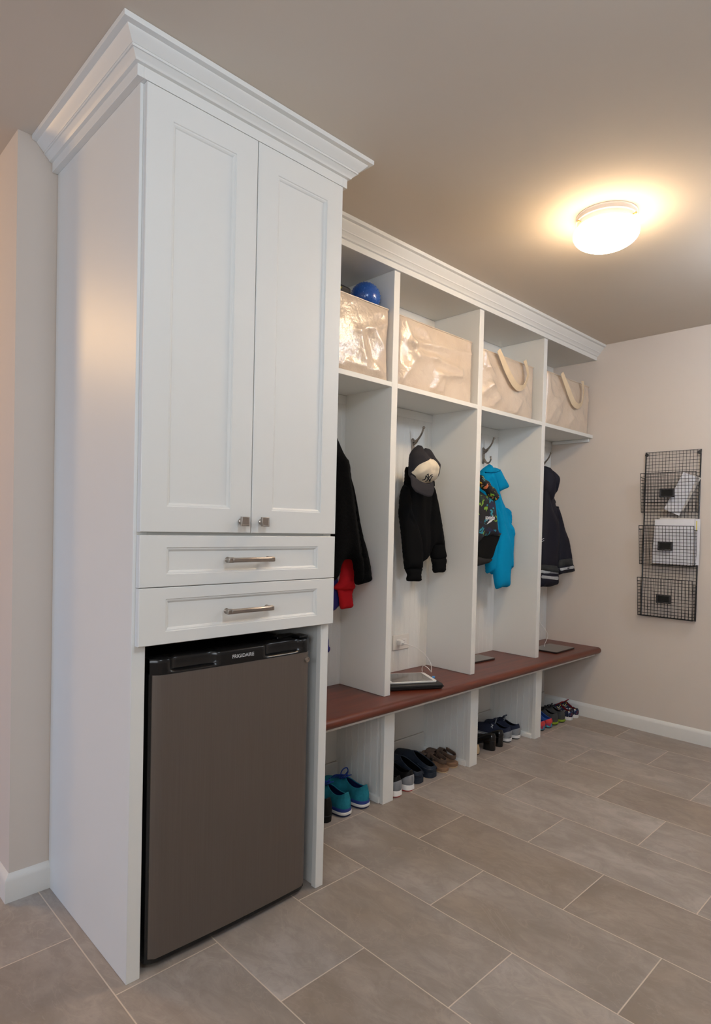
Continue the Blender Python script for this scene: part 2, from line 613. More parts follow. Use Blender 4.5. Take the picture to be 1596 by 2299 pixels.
def text_mesh(body, size, place, name, m, parent, depth=0.0006, bold=0.0, stretch=1.0, label=None):
    """flat lettering; place maps (u, v, w) to a point, u along the line, v up, w out of the surface"""
    cu = bpy.data.curves.new(name, 'FONT')
    cu.body = body
    cu.size = size
    cu.align_x = 'CENTER'
    cu.extrude = depth
    cu.offset = bold
    ob = bpy.data.objects.new(name, cu)
    COL.objects.link(ob)
    dg = bpy.context.evaluated_depsgraph_get()
    me0 = bpy.data.meshes.new_from_object(ob.evaluated_get(dg))
    vs = [place(p.co.x * stretch, p.co.y, p.co.z) for p in me0.vertices]
    fs = [tuple(p.vertices) for p in me0.polygons]
    bpy.data.objects.remove(ob)
    b = MB()
    b.add(vs, fs)
    return b.build(name, m, parent, smooth=False, label=label)


def catmull(pts, sub=4, closed=True):
    P = [Vector((p[0], p[1], p[2] if len(p) > 2 else 0)) for p in pts]
    n = len(P)
    out = []
    for i in range(n if closed else n - 1):
        if closed:
            a, b, c, d = P[(i - 1) % n], P[i], P[(i + 1) % n], P[(i + 2) % n]
        else:
            a, b, c, d = P[max(i - 1, 0)], P[i], P[i + 1], P[min(i + 2, n - 1)]
        for k in range(sub):
            t = k / sub
            out.append(0.5 * ((2 * b) + (c - a) * t + (2 * a - 5 * b + 4 * c - d) * t * t + (3 * b - a - 3 * c + d) * t ** 3))
    if not closed:
        out.append(P[-1])
    return out


def seg_dist(p, a, b):
    ab = b - a
    L = ab.dot(ab)
    t = 0.0 if L == 0 else max(0.0, min(1.0, (p - a).dot(ab) / L))
    return (p - (a + ab * t)).length


def cushion(outline, plane, name, m, parent, front=0.03, back=0.02, rad=0.05, folds=(), nz=0.004, nscale=14, step=0.010, shift=0.0, smooth_pts=3, label=None, seed=0, drop=None, over=None, lift=.0012):
    """a soft, closed, stuffed shape with the given outline (s, z) on an upright plane"""
    (xa, ya), (xb, yb) = plane
    d2 = Vector((xb - xa, yb - ya)).normalized()
    nrm = Vector((d2.y, -d2.x, 0))            # towards the room
    pl = catmull(outline, smooth_pts)
    poly = [Vector((p.x, p.y)) for p in pl]
    n = len(poly)
    xs = [p.x for p in poly]
    zs = [p.y for p in poly]
    A = np.array([(p.x, p.y) for p in poly])
    Bp = np.roll(A, -1, axis=0)
    AB = Bp - A
    L2 = (AB ** 2).sum(1) + 1e-12

    def inside(px, pz):
        c = False
        j = n - 1
        for i in range(n):
            if ((zs[i] > pz) != (zs[j] > pz)) and (px < (xs[j] - xs[i]) * (pz - zs[i]) / (zs[j] - zs[i] + 1e-12) + xs[i]):
                c = not c
            j = i
        return c

    def dist(px, pz):
        w = np.array((px, pz)) - A
        t = np.clip((w * AB).sum(1) / L2, 0, 1)
        dd = w - AB * t[:, None]
        return float(np.sqrt((dd ** 2).sum(1).min()))
    rnd = random.Random(seed + len(outline))
    inner = []
    z = min(zs)
    odd = 0
    while z < max(zs):
        x = min(xs) + (step / 2 if odd else 0)
        while x < max(xs):
            if inside(x, z) and dist(x, z) > step * 0.5:
                inner.append((x + rnd.uniform(-.1, .1) * step, z + rnd.uniform(-.1, .1) * step))
            x += step
        z += step * 0.87
        odd = 1 - odd
    allp = [Vector(p) for p in poly] + [Vector(p) for p in inner]
    edges = [(i, (i + 1) % n) for i in range(n)]
    vs2, _, fs2, _, _, _ = geometry.delaunay_2d_cdt(allp, edges, [], 1, 1e-5)
    fl = [((Vector(a), Vector(b)), amp, wd) for a, b, amp, wd in folds]

    def pos(p, off):
        return Vector((xa + d2.x * p.x, ya + d2.y * p.x, p.y)) + nrm * (off + shift)
    b = MB()
    fr, bk = [], []

    def under(p):
        # height of the cloth that this piece lies on
        best = None
        for ob, tree in over:
            base_ = wloc(ob)
            org = Vector((xa + d2.x * p.x, ya + d2.y * p.x, p.y)) - base_
            hit = tree.ray_cast(org + nrm * .4, -nrm, .8)
            if hit[0] is not None:
                q = (hit[0] - org).dot(nrm)
                best = q if best is None else max(best, q)
        return best
    lows = []
    if over:
        got = [under(p) for p in vs2]
        known = [(p, g_) for p, g_ in zip(vs2, got) if g_ is not None] or [(Vector((0, 0)), 0.0)]
        lows = [g_ if g_ is not None else min(known, key=lambda k: (k[0] - p).length)[1] for p, g_ in zip(vs2, got)]
    for i_, p in enumerate(vs2):
        dd = dist(p.x, p.y)
        e = min(dd / rad, 1.0)
        g = math.sqrt(max(0.0, 1 - (1 - e) ** 2))
        if dd < 1e-4:
            g = 0.0
        h = front * g
        for (a, c), amp, wd in fl:
            q = seg_dist(p, a, c) / wd
            h += amp * math.exp(-q * q) * min(1, g * 1.2)
        h += nz * g * noise.noise(Vector((p.x * nscale, seed * 3.1, p.y * nscale * 0.6)))
        dr_ = drop(p, g) if drop else 0.0
        h += dr_
        if over:
            fr.append(pos(p, lows[i_] + h + lift))
            bk.append(pos(p, lows[i_] - .002 - back * g))
        else:
            fr.append(pos(p, h))
            bk.append(pos(p, dr_ - back * g))
    N = len(vs2)
    on_edge = set()
    remap = list(range(N, 2 * N))
    for i, p in enumerate(vs2):
        if dist(p.x, p.y) < 1e-4:
            remap[i] = i
            on_edge.add(i)
    vs = fr + bk
    fs = [tuple(f) for f in fs2] + [tuple(remap[i] for i in reversed(f)) for f in fs2]
    b.add(vs, fs)
    o = b.build(name, m, parent, smooth=True, angle=75, label=label)
    return o
PLANE = {'coat': ((0.95, 0.45), (1.28, 0.36)), 'red': ((1.0, 0.5), (1.3, 0.47)), 'blue': ((1.0, 0.52), (1.3, 0.5)), 'hood': ((1.59, 0.5), (1.93, 0.455)), 'cap': ((1.55, 0.415), (1.8, 0.385)), 'teal': ((2.29, 0.5), (2.57, 0.44)), 'vest': ((2.2, 0.4), (2.5, 0.37)), 'rain': ((2.85, 0.47), (3.25, 0.36))}
OUTLINE ={
 'coat_body':('coat',[(0.0411, 1.5624), (0.0756, 1.6154), (0.1239, 1.6198), (0.1409, 1.5961), (0.1582, 1.563), (0.1799, 1.5265), (0.1993, 1.5023), (0.2138, 1.4297), (0.2306, 1.3568), (0.2506, 1.2463), (0.2729, 1.1348), (0.2862, 1.0412), (0.2812, 0.9888), (0.2601, 0.9743), (0.2438, 1.0231), (0.2339, 1.0734), (0.1979, 1.0792), (0.1775, 1.0609), (0.1662, 1.0169), (0.1423, 0.9844), (0.0756, 0.9751), (0.0258, 1.0622), (0.0088, 1.276), (0.0162, 1.4539)]),
 'coat_sleeve':('coat',[(0.1581, 1.5518), (0.1878, 1.5302), (0.2073, 1.5096), (0.222, 1.4347), (0.2407, 1.3689), (0.2697, 1.2504), (0.2935, 1.172), (0.3101, 1.123), (0.3248, 1.0662), (0.3349, 1.0205), (0.3386, 0.9824), (0.3012, 0.97), (0.2688, 0.9651), (0.2532, 0.9843), (0.2555, 1.0592), (0.2386, 1.2087), (0.2041, 1.393)]),
 'red_body':('red',[(0.1941, 1.0999), (0.2627, 1.0993), (0.2707, 1.0329), (0.2785, 0.9898), (0.2699, 0.9764), (0.2726, 0.9372), (0.2331, 0.9324), (0.1893, 0.9333), (0.1585, 0.9423), (0.1623, 0.9593), (0.1833, 0.9776), (0.1918, 1.0156)]),
 'red_sleeve':('red',[(0.1785, 0.9414), (0.2232, 0.9375), (0.2685, 0.9413), (0.2584, 0.9125), (0.2623, 0.8811), (0.2661, 0.8544), (0.2282, 0.8502), (0.1955, 0.8523), (0.1854, 0.9047)]),
 'blue_shirt':('blue',[(0.075, 1.0167), (0.181, 1.0135), (0.2082, 0.935), (0.22, 0.8739), (0.2006, 0.8538), (0.1811, 0.8415), (0.1275, 0.8395), (0.0745, 0.866)]),
 'blue_tail':('blue',[(0.074, 0.8849), (0.1409, 0.8808), (0.1485, 0.7843), (0.155, 0.6913), (0.1633, 0.675), (0.1627, 0.6615), (0.1474, 0.6536), (0.094, 0.6749)]),
 'hood_body':('hood',[(0.0316, 1.4366), (0.0815, 1.4575), (0.1605, 1.4669), (0.2273, 1.4435), (0.2517, 1.3848), (0.2773, 1.3023), (0.3028, 1.1909), (0.3175, 1.13), (0.2803, 1.1323), (0.2386, 1.1291), (0.2238, 1.0977), (0.1997, 1.0634), (0.1659, 1.0478), (0.138, 1.0528), (0.0766, 1.0717), (0.0369, 1.188), (0.0175, 1.2765), (0.0075, 1.3646)]),
 'hood_hood':('hood',[(0.0422, 1.5246), (0.0599, 1.5291), (0.089, 1.5573), (0.144, 1.5527), (0.2079, 1.5118), (0.239, 1.44), (0.1678, 1.404), (0.0881, 1.4045), (0.0399, 1.4153), (0.0408, 1.4778)]),
 'hood_lsleeve':('hood',[(-0.0027, 1.4098), (0.0187, 1.433), (0.0489, 1.4104), (0.0579, 1.3221), (0.1059, 1.2341), (0.1439, 1.1444), (0.1464, 1.0356), (0.1434, 1.0176), (0.0384, 1.0199), (0.0293, 1.0289), (0.0108, 1.1441), (-0.0038, 1.232), (-0.0175, 1.2974), (-0.0103, 1.3415)]),
 'hood_lcuff':('hood',[(0.0406, 1.0259), (0.1525, 1.0236), (0.1444, 0.9897), (0.1499, 0.955), (0.1017, 0.9539), (0.0505, 0.9588), (0.0537, 0.9877)]),
 'hood_rsleeve':('hood',[(0.2292, 1.4464), (0.2498, 1.4082), (0.2743, 1.3535), (0.2927, 1.2935), (0.3093, 1.2329), (0.3316, 1.1295), (0.3425, 1.0656), (0.2431, 1.0598), (0.2345, 1.1203), (0.216, 1.282)]),
 'hood_rcuff':('hood',[(0.2415, 1.0691), (0.343, 1.0703), (0.3412, 1.0301), (0.3398, 0.9951), (0.2972, 0.9924), (0.2557, 0.9934), (0.2473, 1.0318)]),
 'cap_crown':('cap',[(0.0191, 1.4688), (0.013, 1.5085), (0.013, 1.5433), (0.0188, 1.5803), (0.0404, 1.6085), (0.0545, 1.6185), (0.0698, 1.6274), (0.0784, 1.6235), (0.0849, 1.6109), (0.0913, 1.6027), (0.1057, 1.6102), (0.1201, 1.6181), (0.1326, 1.6136), (0.1455, 1.6023), (0.1611, 1.584), (0.1741, 1.5726), (0.2016, 1.5469), (0.2004, 1.5098), (0.1926, 1.4804), (0.1682, 1.4572), (0.1091, 1.4446), (0.0602, 1.454)]),
 'cap_front':('cap',[(0.0176, 1.4839), (0.0204, 1.502), (0.0265, 1.5181), (0.0352, 1.5285), (0.0578, 1.5408), (0.0926, 1.5578), (0.1043, 1.5562), (0.1237, 1.5576), (0.1482, 1.5446), (0.1547, 1.5288), (0.1537, 1.4933), (0.1645, 1.4702), (0.1649, 1.4597), (0.1507, 1.4514), (0.12, 1.4458), (0.0844, 1.4476), (0.0436, 1.4616)]),
 'cap_visor':('cap',[(-0.0071, 1.4741), (-0.0129, 1.4376), (-0.0109, 1.4137), (0.0085, 1.394), (0.0445, 1.382), (0.0807, 1.375), (0.1098, 1.3795), (0.1192, 1.3892), (0.1273, 1.4055), (0.1349, 1.4325), (0.139, 1.4561), (0.11, 1.4425), (0.0784, 1.4393), (0.0422, 1.4476), (0.0155, 1.4644)]),
 'ny1':('cap',[(0.078, 1.4575), (0.0805, 1.4612), (0.0772, 1.4685), (0.0733, 1.4767)]),
 'ny2':('cap',[(0.0733, 1.4767), (0.0921, 1.4643), (0.1186, 1.4534)]),
 'ny3':('cap',[(0.1186, 1.4534), (0.1097, 1.4627), (0.1083, 1.4737)]),
 'ny4':('cap',[(0.0791, 1.4825), (0.087, 1.4748), (0.094, 1.4677)]),
 'ny5':('cap',[(0.1001, 1.4811), (0.0962, 1.4754), (0.094, 1.4677)]),
 'ny6':('cap',[(0.094, 1.4677), (0.0947, 1.4594), (0.0983, 1.4519)]),
 'teal_hood':('teal',[(-0.0061, 1.5465), (0.0052, 1.565), (0.0264, 1.5806), (0.0478, 1.5928), (0.0695, 1.6033), (0.0874, 1.5867), (0.1146, 1.5861), (0.1398, 1.5806), (0.1609, 1.5574), (0.1877, 1.5191), (0.2136, 1.484), (0.211, 1.4711), (0.1799, 1.4585), (0.1501, 1.4462), (0.1249, 1.4503), (0.0887, 1.488), (0.0389, 1.5067), (0.0003, 1.5044)]),
 'teal_fold':('teal',[(0.0092, 1.5537), (0.0242, 1.5609), (0.0587, 1.5614), (0.1025, 1.5722), (0.1307, 1.5759), (0.1281, 1.5677), (0.0939, 1.5549), (0.0532, 1.5487), (0.0195, 1.5468), (0.0086, 1.5464)]),
 'teal_body':('teal',[(-0.0056, 1.5464), (0.0398, 1.5601), (0.084, 1.5576), (0.1213, 1.4898), (0.1486, 1.4333), (0.1727, 1.3981), (0.1999, 1.3517), (0.2191, 1.3194), (0.2366, 1.2685), (0.268, 1.2323), (0.2731, 1.1584), (0.2673, 1.0843), (0.2717, 0.9991), (0.2528, 0.992), (0.1811, 0.9895), (0.1119, 0.9617), (0.0916, 0.973), (0.0647, 0.9699), (0.0581, 1.0132), (0.0308, 1.1566), (-0.0001, 1.3341), (-0.0101, 1.4754)]),
 'teal_sleeve':('teal',[(0.0796, 1.3866), (0.1102, 1.3627), (0.136, 1.3385), (0.1737, 1.2744), (0.2016, 1.2131), (0.2334, 1.1219), (0.2386, 1.0301), (0.2348, 0.9567), (0.2318, 0.8906), (0.1789, 0.8868), (0.129, 0.8772), (0.1128, 0.9106), (0.101, 0.9596), (0.0908, 1.0318), (0.1039, 1.1397), (0.116, 1.2118), (0.0977, 1.3013)]),
 'teal_elbow':('teal',[(0.1964, 1.3517), (0.2245, 1.3519), (0.2458, 1.335), (0.2537, 1.3057), (0.2528, 1.2651), (0.2389, 1.2501), (0.2252, 1.2719), (0.2107, 1.3119)]),
 'vest_body':('vest',[(-0.1051, 1.441), (-0.0218, 1.4184), (0.0477, 1.4012), (0.0664, 1.3676), (0.0773, 1.316), (0.0868, 1.2712), (0.0988, 1.2227), (0.1241, 1.2084), (0.135, 1.1987), (0.0951, 1.1826), (0.0409, 1.1874), (-0.0222, 1.18), (-0.0575, 1.1561), (-0.1033, 1.1526), (-0.1206, 1.3265)]),
 'vest_yoke':('vest',[(-0.1286, 1.439), (-0.046, 1.4166), (0.0229, 1.3996), (0.0319, 1.3761), (0.0085, 1.3649), (-0.0331, 1.3582), (-0.0791, 1.3479), (-0.1247, 1.3462)]),
 'vest_in':('vest',[(-0.1155, 1.1629), (-0.0698, 1.1665), (-0.0347, 1.1904), (0.0281, 1.1979), (0.0819, 1.1949), (0.121, 1.2009), (0.1052, 1.1604), (0.085, 1.1256), (0.0679, 1.0841), (0.0473, 1.0619), (-0.0084, 1.0644), (-0.0763, 1.0755), (-0.112, 1.0792)]),
 'vest_rim':('vest',[(-0.1078, 1.0821), (-0.0644, 1.08), (-0.0094, 1.0681), (0.0572, 1.0631), (0.0446, 1.046), (0.0185, 1.0333), (-0.0233, 1.0266), (-0.0645, 1.02), (-0.1103, 1.02)]),
 'strap':('vest',[(-0.109, 1.4931), (-0.0595, 1.4695), (-0.006, 1.4355), (0.046, 1.3989)]),
 'vest_logo':('vest',[(-0.0518, 1.2935), (0.0392, 1.2936), (-0.0297, 1.2518), (-0.0032, 1.2727), (0.0253, 1.2819)]),
 'rain_hood':('rain',[(0.0399, 1.6297), (0.0666, 1.6374), (0.0993, 1.6356), (0.1244, 1.6234), (0.1498, 1.6092), (0.1726, 1.5947), (0.1916, 1.5778), (0.1979, 1.5482), (0.19, 1.5118), (0.1828, 1.4835), (0.1645, 1.4547), (0.1464, 1.426), (0.1196, 1.409), (0.0803, 1.4351), (0.0463, 1.473)]),
 'rain_body':('rain',[(0.0411, 1.5124), (0.0949, 1.5231), (0.1587, 1.4427), (0.1804, 1.3875), (0.2047, 1.3402), (0.219, 1.1997), (0.2202, 1.0383), (0.1721, 0.9863), (0.0895, 0.9873), (0.0402, 0.9997), (0.0275, 1.3151)]),
 'rain_collar':('rain',[(0.1616, 1.443), (0.1743, 1.4316), (0.1889, 1.388), (0.2114, 1.3856), (0.2161, 1.3688), (0.1926, 1.368), (0.1634, 1.3991)]),
 'rain_lsleeve':('rain',[(0.0463, 1.4881), (0.0851, 1.4664), (0.1036, 1.412), (0.1247, 1.3653), (0.1571, 1.3147), (0.1783, 1.2715), (0.1869, 1.1598), (0.1864, 1.0398), (0.1919, 0.9877), (0.1216, 0.9765), (0.0345, 0.9855), (0.0222, 1.1583), (0.0303, 1.3543)]),
 'rain_lcuff':('rain',[(0.0269, 1.0055), (0.1053, 1.0048), (0.1776, 0.9881), (0.1871, 0.972), (0.1912, 0.9279), (0.1919, 0.8838), (0.1657, 0.8732), (0.122, 0.8656), (0.0674, 0.869), (0.0295, 0.8759)]),
 'rain_lfold':('rain',[(0.0319, 1.0091), (0.0729, 1.0087), (0.1505, 1.0017), (0.1784, 0.9807), (0.163, 0.9603), (0.1146, 0.9633), (0.0601, 0.9711), (0.0264, 0.9782)]),
 'rain_lband1':('rain',[(0.0263, 0.9774), (0.0602, 0.9719), (0.1146, 0.9633), (0.161, 0.9592), (0.1604, 0.9525), (0.0866, 0.9559), (0.0258, 0.9579)]),
 'rain_lband2':('rain',[(0.0263, 0.9422), (0.0611, 0.9405), (0.1147, 0.9357), (0.1623, 0.933), (0.1629, 0.9139), (0.1155, 0.9169), (0.0618, 0.9229), (0.0271, 0.9265)]),
 'rain_rsleeve':('rain',[(0.1381, 1.4059), (0.1837, 1.3756), (0.203, 1.3803), (0.2212, 1.3488), (0.2366, 1.317), (0.2526, 1.273), (0.2689, 1.2247), (0.2998, 1.1682), (0.3166, 1.1113), (0.3333, 1.0582), (0.3503, 1.0007), (0.3659, 0.9759), (0.2853, 0.9728), (0.2115, 0.9778), (0.2045, 1.0787), (0.2014, 1.2195), (0.1749, 1.3193)]),
 'rain_rcuff':('rain',[(0.2057, 1.0144), (0.2792, 1.0138), (0.3452, 1.0133), (0.3563, 0.9845), (0.3667, 0.9597), (0.3161, 0.9523), (0.2649, 0.947), (0.2115, 0.9418)]),
 'rain_rfold':('rain',[(0.217, 1.0391), (0.2574, 1.0434), (0.3, 1.0478), (0.3217, 1.0307), (0.3321, 1.0041), (0.2946, 0.9986), (0.2622, 1.0028), (0.2196, 0.9934), (0.2046, 0.9904), (0.2102, 1.0145)]),
 'rain_rband2':('rain',[(0.2065, 0.9817), (0.2373, 0.9884), (0.2926, 0.9947), (0.3297, 0.9991), (0.3303, 0.9831), (0.2888, 0.9789), (0.2376, 0.9723), (0.209, 0.9644)]),
 'rain_rband1':('rain',[(0.2075, 1.0161), (0.2174, 1.019), (0.2172, 1.0033), (0.2043, 0.9983)]),
 'rain_badge':('rain',[(0.0558, 1.2568), (0.0654, 1.2788), (0.077, 1.2751), (0.0859, 1.2575), (0.076, 1.2455), (0.0692, 1.2355), (0.058, 1.2451)]),
 'rain_mark':('rain',[(0.0301, 1.1684), (0.039, 1.1766), (0.0309, 1.1547), (0.0392, 1.1638)]),
}

# ------------------------------------------------------------------ the room
H = 2.44
XR = 3.2676          # face of the right-hand wall
D = 0.6013           # face of the wall behind the cupboards
XW = -0.1202         # outer corner of that wall, where the passage begins
XL, YF, YE = -2.6, -3.6, 4.2


def struct(name, b, m, **k):
    return b.build(name, m, None, kind='structure', **k)


struct('floor', MB().box(XL - .1, XR + .12, YF - .1, YE + .1, -0.05, 0.0), 'tiles', smooth=False)
struct('ceiling', MB().box(XL - .1, XR + .12, YF - .1, YE + .1, H, H + 0.06), 'ceiling', smooth=False)
struct('wall_right', MB().box(XR, XR + .12, YF - .1, YE + .1, 0, H), 'wall', smooth=False)
struct('wall_back', MB().box(XW, XR, D, YE + .1, 0, H), 'wall', smooth=False)
struct('wall_end', MB().box(XL - .1, XW, YE, YE + .1, 0, H), 'wall', smooth=False)
b = MB()   # left wall: window added for the side light, and a glazed door opening
b.box(XL - .1, XL, YF - .1, -2.95, 0, H).box(XL - .1, XL, -1.45, 0.1, 0, H).box(XL - .1, XL, -2.95, -1.45, 0, 1.3).box(XL - .1, XL, -2.95, -1.45, 2.3, H)
b.box(XL - .1, XL, 1.4, YE, 0, H).box(XL - .1, XL, 0.1, 1.4, 2.05, H).box(XL - .1, XL, 0.1, 1.4, 0, 0.06)
struct('wall_left', b, 'wall', smooth=False)
struct('wall_front', MB().box(XL, XR, YF - .1, YF, 0, H), 'wall', smooth=False)
b = MB()
for y0, y1, z0, z1 in ((-2.95, -2.89, 1.3, 2.3), (-1.51, -1.45, 1.3, 2.3), (-2.23, -2.17, 1.3, 2.3), (-2.95, -1.45, 1.3, 1.36), (-2.95, -1.45, 2.24, 2.3)):
    b.box(XL - .07, XL - .02, y0, y1, z0, z1)
struct('added_window', b, 'trim_paint', bevel=0.004)  # frame of the invented window that goes with the added side light
b = MB()
for y0, y1, z0, z1 in ((.1, .17, .06, 2.05), (1.33, 1.4, .06, 2.05), (.1, 1.4, .06, .14), (.1, 1.4, 1.97, 2.05)):
    b.box(XL - .07, XL - .02, y0, y1, z0, z1)
struct('window_2', b, 'trim_paint', bevel=0.004)

# skirting boards: flat face with a rounded cap
SK = [(0, 0), (0.014, 0), (0.014, 0.066), (0.0125, 0.073), (0.008, 0.079), (0.003, 0.086), (0, 0.088)]
b = MB()
b.extrude(SK, lambda p: (XR - p[0], YF, p[1]), lambda p: (XR - p[0], D, p[1]))
struct('baseboard_right', b, 'trim_paint', angle=25)
b = MB()
rows = []
for q in SK:
    rows.append([(0.0, D - q[0], q[1]), (XW - q[0], D - q[0], q[1]), (XW - q[0], YE, q[1])])
b.sweep(rows)
struct('baseboard_left', b, 'trim_paint', angle=25)
b = MB()
b.box(1.3503, 1.9447, D - .0225, D - .0095, 0, 0.105).box(2.0003, 2.5983, D - .0225, D - .0095, 0, 0.105).box(2.6542, XR - .014, D - .0225, D - .0095, 0, 0.105).box(.691, 1.2945, D - .0225, D - .0095, 0, 0.105)
struct('baseboard_back', b, 'trim_paint', bevel=0.004)

# ------------------------------------------------------------------ tall cupboard with two doors and two drawers
W = 0.6904
cab = thing('tall_cabinet', 'tall white cupboard with two panelled doors and two drawers, beside the lockers', 'cabinet', (W / 2, 0.3, 0))
MB().box(0, 0.0383, 0, D - .001, 0, 2.36).build('side_panel', 'white_paint', cab, bevel=0.0015)
b = MB()
b.box(W - .0333, W, 0, 0.022, 0, 2.36)
b.box(W - .026, W, 0.022, D - .001, 0.0, 2.36)
b.build('side_panel', 'white_paint', cab, bevel=0.0012)
MB().box(0.0383, W - .0333, 0.001, D - .001, 0.897, 2.36).build('carcass', 'white_paint', cab, bevel=0.001)
MB().box(0.0383, W - .027, D - .02, D - .001, 0, 0.897).build('back_panel', 'white_paint', cab)


def panel_front(x0, x1, z0, z1, px0, px1, pz0, pz1, yf=-0.021, yb=-0.001, depth=0.0085):
    """frame-and-panel front: flat frame, small stepped bead, sunk panel"""
    b = MB()
    rings = [(x0, x1, z0, z1, yb), (x0, x1, z0, z1, yf + .0015), (x0 + .0015, x1 - .0015, z0 + .0015, z1 - .0015, yf)]
    for ins, dy in ((0.0, 0.0), (0.0015, 0.0025), (0.005, 0.003), (0.0085, 0.0055), (0.0105, depth)):
        rings.append((px0 + ins, px1 - ins, pz0 + ins, pz1 - ins, yf + dy))
    vs = []
    for a, c, d, e, y in rings:
        vs += [(a, y, d), (c, y, d), (c, y, e), (a, y, e)]
    fs = [(3, 2, 1, 0)]
    for i in range(len(rings) - 1):
        for k in range(4):
            k2 = (k + 1) % 4
            fs.append((i * 4 + k, i * 4 + k2, i * 4 + 4 + k2, i * 4 + 4 + k))
    q = (len(rings) - 1) * 4
    fs.append((q, q + 1, q + 2, q + 3))
    return b.add(vs, fs)


def knob(x, z, door):
    b = MB()
    b.lathe((x, -0.0213, z), [(0.009, 0), (0.009, -.003), (0.006, -.006), (0.0055, -.014), (0.008, -.018)], 20, 'y')
    rows = []
    for s, y in ((0.010, -.0385), (0.0125, -.0385), (0.0138, -.040), (0.0138, -.0455), (0.0128, -.0475), (0.0105, -.0482), (0.0100, -.0475)):
        rows.append([(x - s, y, z - s), (x + s, y, z - s), (x + s, y, z + s), (x - s, y, z + s)])
    vs = [p for r_ in rows for p in r_]
    fs = [(3, 2, 1, 0)]
    for i in range(len(rows) - 1):
        for k in range(4):
            k2 = (k + 1) % 4
            fs.append((i * 4 + k, i * 4 + k2, i * 4 + 4 + k2, i * 4 + 4 + k))
    q = (len(rows) - 1) * 4
    fs.append((q, q + 1, q + 2, q + 3))
    b.add(vs, fs)
    return b.build('knob', 'nickel', door, bevel=0.0012, label='square brushed nickel knob')


def pull(xc, z, drawer):
    b = MB()
    L = 0.081
    for s in (-1, 1):
        b.lathe((xc + s * (L - .010), -0.0213, z), [(0.0085, 0), (0.0085, -.003), (0.0062, -.006), (0.0058, -.020), (0.0075, -.026)], 18, 'y')
        b.box(xc + s * (L - .010) - .009, xc + s * (L - .010) + .009, -.046, -.042 + .004, z - .0078, z + .0078)
    b.box(xc - L, xc + L, -.050, -.040, z - .0068, z + .0068)
    b.box(xc - L + .012, xc + L - .012, -.0525, -.049, z - .0050, z + .0050)
    return b.build('handle', 'nickel', drawer, bevel=0.0018, label='brushed nickel bar handle')


d1 = panel_front(0.0090, 0.3520, 1.1970, 2.3460, 0.0825, 0.2800, 1.2655, 2.2770).build('door', 'white_paint', cab, smooth=False)
d2 = panel_front(0.3550, 0.6925, 1.1970, 2.3460, 0.4270, 0.6260, 1.2655, 2.2770).build('door', 'white_paint', cab, smooth=False)
knob(0.3165, 1.2310, d1)
knob(0.3880, 1.2310, d2)
dr1 = panel_front(0.0085, 0.6925, 1.0510, 1.1885, 0.0840, 0.6180, 1.0835, 1.1560).build('drawer', 'white_paint', cab, smooth=False)
dr2 = panel_front(0.0085, 0.6925, 0.8970, 1.0490, 0.0840, 0.6180, 0.9300, 1.0180).build('drawer', 'white_paint', cab, smooth=False)
pull(0.343, 1.1195, dr1)
pull(0.343, 0.9720, dr2)

# frieze board and crown moulding round the top
OL, OF, OR_ = 0.018, 0.0213, 0.020
b = MB()
b.box(-OL, 0.0, -OF, D - .001, 2.3470, 2.382).box(0.0, W, -OF, 0.0, 2.3470, 2.382).box(W, W + OR_, -OF, 0.284, 2.3470, 2.382)
b.build('frieze', 'white_paint', cab, bevel=0.001)


def arc(p0, p1, bulge, n=7):
    """curved run between two profile points; positive bulge = hollow"""
    (a0, z0), (a1, z1) = p0, p1
    dx, dz = a1 - a0, z1 - z0
    return [(a0 + dx * t - dz * bulge * math.sin(math.pi * t) * -1, z0 + dz * t + dx * bulge * math.sin(math.pi * t)) for t in [i / n for i in range(n + 1)]]


PROF = [(0.0, 2.3760), (0.0085, 2.3780)] + [(0.0105, 2.3810)] + arc((0.0115, 2.3830), (0.0225, 2.3935), 0.22, 6) + [(0.0255, 2.3940), (0.0255, 2.4000), (0.0270, 2.4003)] + arc((0.0275, 2.4010), (0.0480, 2.4235), 0.26, 10) + [(0.0500, 2.4240), (0.0615, 2.4262), (0.0620, 2.4280), (0.0620, 2.4395)]
rows = []
for o_, z in PROF:
    rows.append([(-OL - o_, D - .001, z), (-OL - o_, -OF - o_, z), (W + OR_ + o_, -OF - o_, z), (W + OR_ + o_, 0.212, z)])
rows.append([(0, D - .001, 2.4395), (0, 0, 2.4395), (W, 0, 2.4395), (W, 0.212, 2.4395)])
MB().sweep(rows).build('crown_molding', 'white_paint', cab, angle=28)

# ------------------------------------------------------------------ compact refrigerator in the cupboard
fr = thing('mini_fridge', 'black compact fridge with grey steel door, under the cupboard drawers', 'fridge', (0.34, 0.3, 0))
MB().box(0.075, 0.606, 0.062, 0.54, 0.022, 0.842).build('body', 'matte_black', fr, bevel=0.006)
for x in (0.11, 0.57):
    for y in (0.12, 0.48):
        MB().lathe((x, y, 0), [(0.016, 0), (0.016, 0.006), (0.011, 0.008), (0.011, 0.024)], 16).build('foot', 'black_plastic', fr)


def bow(x, d=0.0):
    t = (x - 0.3405) / 0.2775
    return -0.004 + 0.007 * t * t + 0.022 * max(0, abs(t) - 0.93) / 0.07 * 0.6 + d


